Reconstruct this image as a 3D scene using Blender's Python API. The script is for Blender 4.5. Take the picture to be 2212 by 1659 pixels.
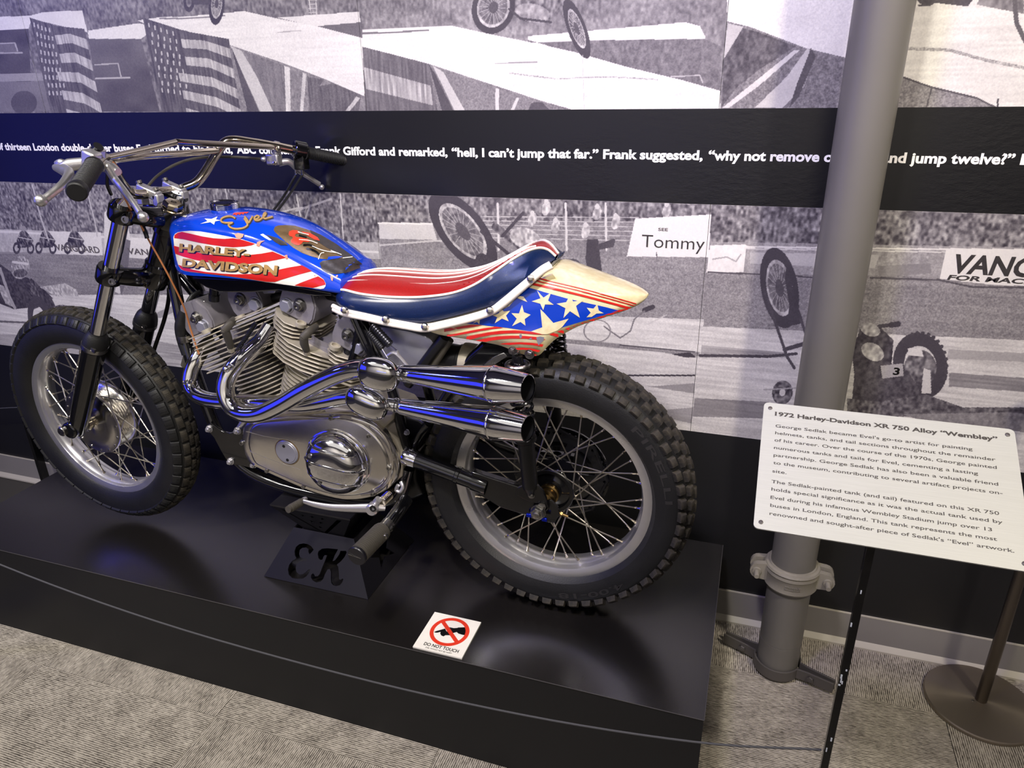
import bpy, bmesh, math, random
import numpy as np
from mathutils import Vector as V, Matrix
from mathutils.bvhtree import BVHTree
random.seed(7); rng=np.random.RandomState(7)
scene=bpy.context.scene
for o in list(bpy.data.objects): bpy.data.objects.remove(o)
COL=scene.collection
PI=math.pi; cos=math.cos; sin=math.sin; R=math.radians

# ---------------------------------------------------------------- camera
CAM=V((0,0,1.6)); FPX=1547.5
RX=V((0.94803561,0.3177378,-0.01646731)); UP=V((-0.10829031,0.3709078,0.92233433)); FW=V((-0.29916833,0.87262254,-0.38604173))
cd=bpy.data.cameras.new('camera'); cam=bpy.data.objects.new('camera',cd); COL.objects.link(cam)
cd.sensor_width=36; cd.lens=FPX/2212*36; cd.clip_start=.02; cd.clip_end=60
M=Matrix.Identity(4)
for i in range(3):
    M[i][0]=RX[i]; M[i][1]=UP[i]; M[i][2]=-FW[i]; M[i][3]=CAM[i]
cam.matrix_world=M; scene.camera=cam

# ---------------------------------------------------------------- light and exposure
vs=scene.view_settings; vs.view_transform='Standard'; vs.look='None'; vs.exposure=-0.06; vs.gamma=1; vs.use_curve_mapping=False
wd=bpy.data.worlds.new('world'); scene.world=wd; wd.use_nodes=True
wd.node_tree.nodes['Background'].inputs[0].default_value=(.80,.82,.9,1); wd.node_tree.nodes['Background'].inputs[1].default_value=.02
def lamp(name,kind,loc,target,power,color,size=.15,sizey=None,spot=60,blend=.6,spread=180):
    l=bpy.data.lights.new(name,kind); l.energy=power*.42; l.color=color
    if kind=='AREA':
        l.shape='RECTANGLE' if sizey else 'DISK'; l.size=size
        if sizey: l.size_y=sizey
        l.spread=R(spread)
    elif kind=='SPOT':
        l.spot_size=R(spot); l.spot_blend=blend; l.shadow_soft_size=size
    o=bpy.data.objects.new(name,l); COL.objects.link(o); o.location=loc
    o.rotation_euler=(V(target)-V(loc)).to_track_quat('-Z','Y').to_euler()
    return o
WARM=(1,.90,.76); COOL=(1,.95,.88); BLUE=(.03,.04,1.0); VIO=(.34,.28,1.0)
lamp('ceiling_spot','AREA',(1.3,.1,3.1),(.1,1.95,1.30),34,WARM,.2,spread=80)
lamp('ceiling_spot','AREA',(-.4,-.1,3.12),(-.7,1.9,1.30),42,COOL,.2,spread=85)
lamp('ceiling_spot','AREA',(-2.0,-.1,3.12),(-2.0,1.95,1.2),30,(1,.96,.92),.2,spread=85)
lamp('added_reflection_panel','AREA',(-.9,-1.5,3.22),(-.9,-1.5,0),66,(1,.95,.87),4.6,2.2)  # unseen soft panel, added so the chrome mirrors a broad pale area
lamp('added_wall_wash','AREA',(-2.2,-2.2,3.1),(-2.2,-4.1,1.2),110,(1,.95,.88),1.2,.3,spread=120)  # unseen pair of lamps, added to brighten the front wall the chrome reflects
lamp('added_wall_wash','AREA',(.9,-2.2,3.1),(.9,-4.1,1.2),130,(1,.94,.84),1.2,.3,spread=120)
lamp('blue_stage_light','AREA',(-3.9,.3,2.7),(-2.6,1.9,1.9),20,BLUE,.3,spread=90)
lamp('blue_exhibit','AREA',(-4.85,-1.3,1.25),(0,-1.3,1.25),52,(.02,.03,1),3.4,1.5,spread=170)
lamp('blue_neon','AREA',(-1.6,-3.9,.95),(-1.3,1.4,.95),7,(.03,.10,1),2.6,.12,spread=150)
lamp('aisle_spot','AREA',(-2.6,-.6,3.1),(-2.0,.6,0),26,(1,.94,.86),.3,spread=80)
lamp('violet_wash','AREA',(-.6,.2,3.05),(-.2,1.95,1.42),14,VIO,.3,spread=70)

# ---------------------------------------------------------------- materials
MATS={}
def lin(c):
    c=[x/255 for x in c]; return tuple((x/12.92 if x<=.04045 else ((x+.055)/1.055)**2.4) for x in c)
def mat(name,rgb,rough=.5,metal=0,bump=0,bscale=200,var=0,vscale=30,spec=.5,coat=0,coatr=.05,rvar=0,stretch=None,col2=None):
    m=bpy.data.materials.new(name); m.use_nodes=True; nt=m.node_tree; N=nt.nodes; L=nt.links
    b=N['Principled BSDF']; c=lin(rgb); b.inputs['Base Color'].default_value=(*c,1)
    b.inputs['Roughness'].default_value=rough; b.inputs['Metallic'].default_value=metal
    b.inputs['Specular IOR Level'].default_value=spec
    b.inputs['Coat Weight'].default_value=coat; b.inputs['Coat Roughness'].default_value=coatr
    tc=N.new('ShaderNodeTexCoord'); mp=N.new('ShaderNodeMapping'); L.new(tc.outputs['Object'],mp.inputs[0])
    if stretch: mp.inputs['Scale'].default_value=stretch
    if var or rvar or col2:
        n=N.new('ShaderNodeTexNoise'); n.inputs['Scale'].default_value=vscale; n.inputs['Detail'].default_value=6; L.new(mp.outputs[0],n.inputs[0])
        if var or col2:
            mx=N.new('ShaderNodeMix'); mx.data_type='RGBA'; 
            c2=lin(col2) if col2 else tuple(min(1,x*(1-var)) for x in c)
            mx.inputs[6].default_value=(*c,1); mx.inputs[7].default_value=(*c2,1)
            rp=N.new('ShaderNodeMapRange'); rp.inputs[1].default_value=.35; rp.inputs[2].default_value=.65; L.new(n.outputs[0],rp.inputs[0]); L.new(rp.outputs[0],mx.inputs[0]); L.new(mx.outputs[2],b.inputs['Base Color'])
        if rvar:
            r2=N.new('ShaderNodeMapRange'); r2.inputs[1].default_value=.3; r2.inputs[2].default_value=.7; r2.inputs[3].default_value=max(0,rough-rvar); r2.inputs[4].default_value=rough+rvar
            L.new(n.outputs[0],r2.inputs[0]); L.new(r2.outputs[0],b.inputs['Roughness'])
    if bump:
        n2=N.new('ShaderNodeTexNoise'); n2.inputs['Scale'].default_value=bscale; n2.inputs['Detail'].default_value=4; L.new(mp.outputs[0],n2.inputs[0])
        bp=N.new('ShaderNodeBump'); bp.inputs['Strength'].default_value=bump; bp.inputs['Distance'].default_value=.002; L.new(n2.outputs[0],bp.inputs['Height']); L.new(bp.outputs[0],b.inputs['Normal'])
    MATS[name]=m; return m
mat('chrome',(225,225,228),.06,1,rvar=.03,vscale=12)
mat('nickel',(205,196,180),.10,1,rvar=.05,vscale=20)
mat('polished',(232,228,222),.21,1,bump=.05,bscale=60,var=.18,vscale=9,rvar=.07)
mat('rim_metal',(225,224,226),.32,.92,var=.12,vscale=15,rvar=.06)
mat('spoke_metal',(190,185,175),.28,1)
mat('cast',(176,168,150),.45,.3,bump=.25,bscale=500,var=.12,vscale=20)
mat('castdark',(132,128,134),.45,.3,bump=.25,bscale=400,var=.15,vscale=15)
mat('satin',(160,160,172),.38,.6,var=.1,vscale=8)
mat('steel',(150,148,145),.3,1,rvar=.08,vscale=60)
mat('brass',(150,125,80),.3,1)
mat('alloy',(205,203,205),.33,.85,bump=.05,bscale=300)
mat('blackpaint',(9,9,11),.12,0,coat=.6,coatr=.04)
mat('blacksatin',(14,14,16),.35)
mat('frame_black',(12,12,15),.16,0,coat=.5)
mat('rubber',(24,24,25),.5,0,bump=.25,bscale=300,var=.3,vscale=15,spec=.4)
mat('rubber_tread',(58,53,44),.75,0,bump=.4,bscale=350,var=.35,vscale=60,spec=.35,col2=(34,32,30))
mat('rubber_dusty',(62,52,40),.8,0,bump=.4,bscale=300,spec=.3,col2=(30,27,24),vscale=40)
mat('grip',(20,20,21),.5,0,bump=.15,bscale=500)
mat('boot',(66,62,54),.6)
mat('copper_cable',(170,108,62),.4)
mat('tank_blue',(10,66,205),.16,0,coat=1,coatr=.03,var=.08,vscale=6)
mat('flake_blue',(9,38,84),.28,.35,bump=.25,bscale=1500,var=.55,vscale=700,coat=.5,coatr=.12)
mat('flake_red',(176,28,24),.3,.15,bump=.25,bscale=1500,var=.35,vscale=600,coat=.5,coatr=.12)
mat('piping',(238,230,214),.35)
mat('tail_cream',(232,220,176),.3,0,coat=.7,coatr=.08,var=.08,vscale=60,col2=(216,200,150))
mat('tail_blue',(8,58,178),.25,0,coat=.7,coatr=.06)
mat('paint_red',(205,32,26),.3,0,coat=.35,coatr=.06,var=.12,vscale=40)
mat('paint_white',(236,230,216),.3,0,coat=.35,coatr=.05)
mat('gold',(200,160,96),.4,.3,var=.25,vscale=120)
mat('gold_dull',(120,98,66),.42,.35,var=.35,vscale=60,coat=.5)
mat('ink_black',(10,10,11),.3,0,coat=.5)
mat('ink_red',(222,58,34),.4)
mat('ink_grey',(58,54,54),.4,var=.35,vscale=80)
mat('ink_grey2',(86,80,78),.4)
mat('chip',(214,140,112),.5)
mat('blue_anodised',(18,40,190),.25,.8)
mat('plinth_black',(24,22,21),.25,0,bump=.02,bscale=40,rvar=.03,vscale=3,spec=.8)
mat('plinth_front',(22,22,22),.55,0,rvar=.03,vscale=3,spec=.3)
mat('stand_black',(20,19,24),.34,0,spec=.5)
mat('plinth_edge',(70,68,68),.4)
mat('sign_white',(244,240,226),.35,0,var=.03,vscale=60)
mat('sign_text',(66,62,58),.45)
mat('post_black',(7,7,8),.22,0,coat=.4)
mat('post_chip',(190,195,200),.4)
mat('cord_grey',(70,70,72),.6)
mat('pipe_grey',(104,101,95),.42,0,bump=.06,bscale=30,var=.05,vscale=8)
mat('clamp_grey',(134,129,116),.42,0,bump=.2,bscale=300,var=.1,vscale=30)
mat('clampdark',(78,74,70),.5)
mat('bronze',(140,130,116),.38,.75,rvar=.06,vscale=4)
mat('base_grey',(128,124,120),.55,var=.05,vscale=6)
mat('base_lip',(178,172,158),.5)
mat('wall_black',(17,17,19),.5,0,bump=.05,bscale=40,rvar=.05,vscale=4)
mat('room_grey',(205,200,192),.8)
mat('room_dark',(120,118,120),.8)
mat('letter_white',(240,238,232),.4)
mat('carpet_joint',(60,57,52),.95)

def brushed(name,rgb,rough):
    m=mat(name,rgb,rough,1); nt=m.node_tree; N=nt.nodes; L=nt.links; b=N['Principled BSDF']
    tc=N.new('ShaderNodeTexCoord'); mp=N.new('ShaderNodeMapping'); mp.inputs['Scale'].default_value=(6,400,400)
    n=N.new('ShaderNodeTexNoise'); n.inputs['Scale'].default_value=3; n.inputs['Detail'].default_value=8
    L.new(tc.outputs['Object'],mp.inputs[0]); L.new(mp.outputs[0],n.inputs[0])
    r=N.new('ShaderNodeMapRange'); r.inputs[3].default_value=rough-.12; r.inputs[4].default_value=rough+.15; L.new(n.outputs[0],r.inputs[0]); L.new(r.outputs[0],b.inputs['Roughness'])
    mx=N.new('ShaderNodeMix'); mx.data_type='RGBA'; c=lin(rgb); mx.inputs[6].default_value=(*[x*.8 for x in c],1); mx.inputs[7].default_value=(*[min(1,x*1.1) for x in c],1)
    L.new(n.outputs[0],mx.inputs[0]); L.new(mx.outputs[2],b.inputs['Base Color'])
    return m
brushed('brushed_plate',(196,197,188),.5); MATS['brushed_plate'].node_tree.nodes['Principled BSDF'].inputs['Metallic'].default_value=.35

def carpet(name,along_x,seed):
    m=bpy.data.materials.new(name); m.use_nodes=True; nt=m.node_tree; N=nt.nodes; L=nt.links; b=N['Principled BSDF']
    b.inputs['Roughness'].default_value=.95; b.inputs['Specular IOR Level'].default_value=.1
    tc=N.new('ShaderNodeTexCoord')
    # rows of loop pile: fine ridges across, broken streaks along
    mp=N.new('ShaderNodeMapping'); mp.inputs['Rotation'].default_value=(0,0,0 if along_x else PI/2); mp.inputs['Location'].default_value=(seed*1.7,seed*.9,0)
    L.new(tc.outputs['Object'],mp.inputs[0])
    w=N.new('ShaderNodeTexWave'); w.wave_type='BANDS'; w.bands_direction='Y'; w.inputs['Scale'].default_value=58; w.inputs['Distortion'].default_value=.5; w.inputs['Detail'].default_value=2; w.inputs['Detail Scale'].default_value=2
    L.new(mp.outputs[0],w.inputs[0])
    s=N.new('ShaderNodeMapping'); s.inputs['Scale'].default_value=(55,230,1); L.new(mp.outputs[0],s.inputs[0])
    n=N.new('ShaderNodeTexNoise'); n.inputs['Scale'].default_value=1; n.inputs['Detail'].default_value=5; n.inputs['Roughness'].default_value=.7; L.new(s.outputs[0],n.inputs[0])
    n2=N.new('ShaderNodeTexNoise'); n2.inputs['Scale'].default_value=14; n2.inputs['Detail'].default_value=3; L.new(mp.outputs[0],n2.inputs[0])
    a=N.new('ShaderNodeMath'); a.operation='MULTIPLY_ADD'; a.inputs[1].default_value=1.5; a.inputs[2].default_value=-.35; L.new(n.outputs[0],a.inputs[0])
    a2=N.new('ShaderNodeMath'); a2.operation='MULTIPLY_ADD'; a2.inputs[1].default_value=.42; L.new(w.outputs[0],a2.inputs[0]); L.new(a.outputs[0],a2.inputs[2])
    a3=N.new('ShaderNodeMath'); a3.operation='MULTIPLY_ADD'; a3.inputs[1].default_value=.5; L.new(n2.outputs[0],a3.inputs[0]); L.new(a2.outputs[0],a3.inputs[2])
    cr=N.new('ShaderNodeValToRGB'); e=cr.color_ramp.elements; e[0].position=.42; e[0].color=(*lin((50,46,42)),1); e[1].position=1.0; e[1].color=(*lin((200,192,176)),1)
    k=cr.color_ramp.elements.new(.72); k.color=(*lin((124,117,106)),1)
    L.new(a3.outputs[0],cr.inputs[0]); L.new(cr.outputs[0],b.inputs['Base Color'])
    bp=N.new('ShaderNodeBump'); bp.inputs['Strength'].default_value=.7; bp.inputs['Distance'].default_value=.003; L.new(a2.outputs[0],bp.inputs['Height']); L.new(bp.outputs[0],b.inputs['Normal'])
    MATS[name]=m
for i in range(3): carpet('carpet_x%d'%i,True,i); carpet('carpet_y%d'%i,False,i+5)

# ---------------------------------------------------------------- helpers
YM=1.525                       # middle plane of the motorcycle
def ray(px,py): return (FW+RX*((px-1106)/FPX)-UP*((py-829.5)/FPX))
def onY(px,py,Y): d=ray(px,py); return CAM+d*(Y/d.y)
def onZ(px,py,z): d=ray(px,py); return CAM+d*((z-1.6)/d.z)
def P(px,py,o=0): return onY(px,py,YM-o)      # a measured point on the bike at lateral offset o (towards the aisle)
def Q(x,z,o=0): return V((x,YM-o,z))
def proj(v):
    q=V(v)-CAM; z=q.dot(FW); return (1106+FPX*q.dot(RX)/z, 829.5-FPX*q.dot(UP)/z)
def spline(pts,n=8,closed=False):
    pts=[V(p) for p in pts]; out=[]; m=len(pts)
    rngs=range(m if closed else m-1)
    for i in rngs:
        p0=pts[(i-1)%m] if (closed or i>0) else pts[0]*2-pts[1]; p1=pts[i]; p2=pts[(i+1)%m]
        p3=pts[(i+2)%m] if (closed or i+2<m) else pts[-1]*2-pts[-2]
        for k in range(n):
            t=k/n; out.append(.5*((2*p1)+(p2-p0)*t+(2*p0-5*p1+4*p2-p3)*t*t+(3*p1-p0-3*p2+p3)*t**3))
    if not closed: out.append(pts[-1])
    return out
def lerp_list(vals,n,m):  # resample radii like spline(n)
    out=[]
    for i in range(len(vals)-1):
        for k in range(n): out.append(vals[i]+(vals[i+1]-vals[i])*k/n)
    out.append(vals[-1]); return out
def frames(pts,closed=False):
    fr=[]; n=len(pts); up=None
    for i in range(n):
        if closed: t=(pts[(i+1)%n]-pts[i-1])
        else: t=(pts[min(i+1,n-1)]-pts[max(i-1,0)])
        t=t.normalized() if t.length>1e-9 else V((1,0,0))
        if up is None:
            a=V((0,0,1)) if abs(t.z)<.9 else V((0,1,0)); up=(a-t*a.dot(t)).normalized()
        else:
            up=(up-t*up.dot(t)); up=up.normalized() if up.length>1e-6 else t.orthogonal().normalized()
        fr.append((t,up,t.cross(up)))
    return fr
def tube(bm,pts,r,seg=12,closed=False,caps=True,smooth=0,sx=1.0):
    if smooth:
        if isinstance(r,(list,tuple)): r=lerp_list(list(r),smooth,0)
        pts=spline(pts,smooth,closed)
    else: pts=[V(p) for p in pts]
    if not isinstance(r,(list,tuple)): r=[r]*len(pts)
    fr=frames(pts,closed); rings=[]
    for p,(t,u,w),rr in zip(pts,fr,r):
        rings.append([bm.verts.new(p+(u*cos(2*PI*k/seg)+w*sin(2*PI*k/seg)*sx)*rr) for k in range(seg)])
    n=len(rings)
    for i in range(n if closed else n-1):
        a=rings[i]; b=rings[(i+1)%n]
        for k in range(seg): bm.faces.new((a[k],a[(k+1)%seg],b[(k+1)%seg],b[k]))
    if caps and not closed:
        bm.faces.new(rings[0][::-1]); bm.faces.new(rings[-1])
    return rings
def lathe(bm,prof,org,axis,seg=32,closed=False):
    """prof: list of (radius,height along axis)"""
    axis=V(axis).normalized(); u=axis.orthogonal().normalized(); w=axis.cross(u); org=V(org); rings=[]
    for r,h in prof:
        if r<1e-6: rings.append([bm.verts.new(org+axis*h)])
        else: rings.append([bm.verts.new(org+axis*h+(u*cos(2*PI*k/seg)+w*sin(2*PI*k/seg))*r) for k in range(seg)])
    n=len(rings)
    for i in range(n if closed else n-1):
        a=rings[i]; b=rings[(i+1)%n]
        for k in range(seg):
            k2=(k+1)%seg
            if len(a)==1 and len(b)==1: continue
            if len(a)==1: bm.faces.new((a[0],b[k2],b[k]))
            elif len(b)==1: bm.faces.new((a[k],a[k2],b[0]))
            else: bm.faces.new((a[k],a[k2],b[k2],b[k]))
    return rings
def box(bm,c,s,rot=None,taper=1.0,axis=None):
    c=V(c); vs_=[]
    for dz in (-1,1):
        t=taper if dz>0 else 1
        for dx,dy in ((-1,-1),(1,-1),(1,1),(-1,1)):
            v=V((dx*s[0]/2*t,dy*s[1]/2*t,dz*s[2]/2))
            if rot is not None: v=rot@v
            vs_.append(bm.verts.new(c+v))
    for f in ((3,2,1,0),(4,5,6,7),(0,1,5,4),(1,2,6,5),(2,3,7,6),(3,0,4,7)): bm.faces.new([vs_[i] for i in f])
    return vs_
def prism(bm,outline,vec,bevel=0):
    vec=V(vec); a=[bm.verts.new(V(p)) for p in outline]; b=[bm.verts.new(V(p)+vec) for p in outline]; n=len(a)
    f=[bm.faces.new(a[::-1]),bm.faces.new(b)]
    for i in range(n): f.append(bm.faces.new((a[i],a[(i+1)%n],b[(i+1)%n],b[i])))
    if bevel:
        ed=[e for e in bm.edges if e.verts[0] in b and e.verts[1] in b]
        bmesh.ops.bevel(bm,geom=ed,offset=bevel,segments=3,affect='EDGES',profile=.6)
def loft(bm,secs,closed_sec=True,caps=True):
    rings=[[bm.verts.new(V(p)) for p in s] for s in secs]; m=len(rings[0])
    for a,b in zip(rings,rings[1:]):
        for k in range(m if closed_sec else m-1): 
            try: bm.faces.new((a[k],a[(k+1)%m],b[(k+1)%m],b[k]))
            except ValueError: pass
    if caps and closed_sec:
        bm.faces.new(rings[0][::-1]); bm.faces.new(rings[-1])
    return rings
def hexbolt(bm,c,axis,r,h,round_r=None):
    lathe(bm,[(0,0),(r*1.25,0),(r*1.25,h*.25),(r,h*.25)],c,axis,16)
    lathe(bm,[(r,h*.25),(r,h*.85),(r*.86,h),(0,h)],c,axis,6)
    lathe(bm,[(r*.5,h),(r*.5,h*1.35),(0,h*1.4)],c,axis,10)
def BM(): return bmesh.new()
def mk(name,bm,m,parent=None,ang=35,smooth=True,kind=None,label=None,cat=None,group=None,bevel=0,recalc=True):
    if recalc: bmesh.ops.recalc_face_normals(bm,faces=bm.faces)
    me=bpy.data.meshes.new(name); bm.to_mesh(me); bm.free()
    ms=m if isinstance(m,(list,tuple)) else [m]
    for x in ms: me.materials.append(MATS[x])
    if smooth:
        me.shade_smooth()
        if ang: me.set_sharp_from_angle(angle=R(ang))
    o=bpy.data.objects.new(name,me); COL.objects.link(o)
    if bevel:
        md=o.modifiers.new('b','BEVEL'); md.width=bevel; md.segments=2; md.limit_method='ANGLE'; md.angle_limit=R(40)
    adopt(o,parent)
    if kind: o['kind']=kind
    if label: o['label']=label
    if cat: o['category']=cat
    if group: o['group']=group
    return o
WM={}
def world_of(o): 
    return WM.get(o.name,Matrix.Identity(4))
def adopt(o,parent):
    if parent is not None:
        o.parent=parent; o.matrix_parent_inverse=world_of(parent).inverted()
def empty(name,loc,label=None,cat=None,parent=None,group=None):
    o=bpy.data.objects.new(name,None); COL.objects.link(o); o.empty_display_size=.05
    o.location=loc; WM[o.name]=Matrix.Translation(V(loc))
    if parent: o.parent=parent; o.matrix_parent_inverse=world_of(parent).inverted()
    if label: o['label']=label
    if cat: o['category']=cat
    if group: o['group']=group
    return o
def inst(name,me,mw,parent):
    o=bpy.data.objects.new(name,me); COL.objects.link(o)
    o.parent=parent; o.matrix_parent_inverse=world_of(parent).inverted(); o.matrix_basis=mw
    return o
def mesh_of(name,bm,m,ang=35):
    bmesh.ops.recalc_face_normals(bm,faces=bm.faces); me=bpy.data.meshes.new(name); bm.to_mesh(me); bm.free()
    me.materials.append(MATS[m]); me.shade_smooth(); me.set_sharp_from_angle(angle=R(ang)); return me
def bvh_of(*objs):
    bm=BM()
    for o in objs: bm.from_mesh(o.data)
    t=BVHTree.FromBMesh(bm); bm.free(); return t
def conform(name,polys,bvh,m,parent,step=9,off=.0006,maxd=None,label=None):
    """lay flat artwork (outlines in photo pixels) onto a built surface as a thin skin following its curvature"""
    bm=BM()
    for pl in polys:
        if isinstance(pl,dict):
            vv=[bm.verts.new((x,y,0)) for x,y in pl['v']]
            for f in pl['f']:
                try: bm.faces.new([vv[i] for i in f])
                except ValueError: pass
        else:
            vv=[bm.verts.new((x,y,0)) for x,y in pl]
            try: bm.faces.new(vv)
            except ValueError: pass
    for f in bm.faces: f.normal_update()
    bmesh.ops.triangulate(bm,faces=bm.faces,ngon_method='EAR_CLIP')
    bmesh.ops.dissolve_degenerate(bm,dist=.05,edges=bm.edges[:])
    xs=[v.co.x for v in bm.verts]; ys=[v.co.y for v in bm.verts]
    if step:
        for ax,(lo,hi) in enumerate(((min(xs),max(xs)),(min(ys),max(ys)))):
            k=math.floor(lo/step)+1
            while k*step<hi:
                co=V((0,0,0)); no=V((0,0,0)); co[ax]=k*step; no[ax]=1
                bmesh.ops.bisect_plane(bm,geom=bm.verts[:]+bm.edges[:]+bm.faces[:],plane_co=co,plane_no=no,dist=1e-4); k+=1
    bmesh.ops.remove_doubles(bm,verts=bm.verts,dist=.02)
    dead=[]
    for v in bm.verts:
        d=ray(v.co.x,v.co.y).normalized(); h=bvh.ray_cast(CAM,d)
        if h[0] is None: dead.append(v); continue
        n=h[1] if h[1].dot(d)<0 else -h[1]
        v.co=h[0]+n*off
    bmesh.ops.delete(bm,geom=dead,context='VERTS')
    big=[f for f in bm.faces if max(e.calc_length() for e in f.edges)>(maxd or .05)] if maxd else []
    if big: bmesh.ops.delete(bm,geom=big,context='FACES_ONLY')
    bm.normal_update()
    for f in bm.faces:
        if f.normal.dot(CAM-f.calc_center_median())<0: f.normal_flip()
    return mk(name,bm,m,parent,ang=0,label=label,recalc=False)
_tc={}
def text2d(s,bold=0,shear=0,spacing=1.0):
    cu=bpy.data.curves.new('t','FONT'); cu.body=s; cu.size=1; cu.offset=bold; cu.shear=shear; cu.space_character=spacing; cu.resolution_u=3
    o=bpy.data.objects.new('t',cu); COL.objects.link(o); dg=bpy.context.evaluated_depsgraph_get(); dg.update()
    me=bpy.data.meshes.new_from_object(o.evaluated_get(dg)); v=[(p.co.x,p.co.y) for p in me.vertices]; f=[tuple(p.vertices) for p in me.polygons]
    bpy.data.objects.remove(o); bpy.data.meshes.remove(me); bpy.data.curves.remove(cu)
    xs=[a for a,b in v]; ys=[b for a,b in v]
    return v,f,(min(xs),max(xs),min(ys),max(ys))
def quadmap(t,quad,box_=None):
    """quad TL,TR,BR,BL ; returns dict polygon"""
    v,f,(x0,x1,y0,y1)=t
    if box_: x0,x1,y0,y1=box_
    TL,TR,BR,BL=[np.array(q,float) for q in quad]; out=[]
    for x,y in v:
        a=(x-x0)/(x1-x0); b=(y-y0)/(y1-y0)
        top=TL+(TR-TL)*a; bot=BL+(BR-BL)*a; q=bot+(top-bot)*b; out.append((q[0],q[1]))
    return {'v':out,'f':f}
def stroke(pts,w,n=6):
    pts=spline([V((a,b,0)) for a,b in pts],n); L_=[];R_=[]
    for i,p in enumerate(pts):
        t=(pts[min(i+1,len(pts)-1)]-pts[max(i-1,0)]); t=t.normalized() if t.length else V((1,0,0)); nn=V((-t.y,t.x,0)); ww=w*(1 if not isinstance(w,(list,tuple)) else 1)
        L_.append(p+nn*w/2); R_.append(p-nn*w/2)
    v=[(p.x,p.y) for p in L_+R_]; k=len(pts); return {'v':v,'f':[(i,i+1,k+i+1,k+i) for i in range(k-1)]}
def crop(pts,ox,oy,s): return [(ox+x/s,oy+y/s) for x,y in pts]
# ---------------------------------------------------------------- the room
WY=1.957
bm=BM(); box(bm,(-.5,-.6,-.054),(9,7.2,.1)); floor=mk('floor',bm,'carpet_joint',kind='structure',smooth=False)
bm=BM(); box(bm,(-.5,-.6,3.3),(9,7.2,.1)); mk('ceiling',bm,'room_dark',kind='structure',smooth=False)
bm=BM(); box(bm,(-.5,WY+.05,1.6),(9,.1,3.3)); wall=mk('wall_back',bm,'wall_black',kind='structure',smooth=False)
bm=BM(); box(bm,(-.5,-4.15,1.6),(9,.1,3.3)); mk('wall_front',bm,'room_grey',kind='structure',smooth=False)
bm=BM(); box(bm,(-5.05,-.6,1.6),(.1,7.2,3.3)); mk('wall_left',bm,'room_dark',kind='structure',smooth=False)
bm=BM(); box(bm,(4.05,-.6,1.6),(.1,7.2,3.3)); mk('wall_right',bm,'room_grey',kind='structure',smooth=False)
# base board with a lighter lip at its foot
bm=BM(); box(bm,(-.5,WY-.004,.056),(9,.008,.11)); bb=mk('baseboard_back',bm,'base_grey',kind='structure',smooth=False,bevel=.001)
bm=BM(); prism(bm,[(-5,WY-.008,0),(-5,WY-.022,0),(-5,WY-.022,.006),(-5,WY-.012,.016),(-5,WY-.008,.020)],(9,0,0)); mk('base_lip',bm,'base_lip',bb,smooth=False)
bm=BM(); box(bm,(-.5,WY-.0045,.1125),(9,.009,.003)); mk('top_edge',bm,'base_lip',bb,smooth=False)
# carpet tiles
TX,TY=.633,.612; cache={}
for j in range(-3,2):
    for i in range(-4,5):
        x0=-.005+TX*i; y0=1.126+TY*j; x1=x0+TX; y1=min(y0+TY,WY-.001); 
        if y1-y0<.05: continue
        alt=(i+j)%2==0; nm=('carpet_x%d' if alt else 'carpet_y%d')%((i*7+j*3)%3)
        bm=BM(); box(bm,((x0+x1)/2,(y0+y1)/2,-.002),(x1-x0-.0016,y1-y0-.0016,.004)); mk('carpet_tile',bm,nm,floor,smooth=False)

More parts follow.
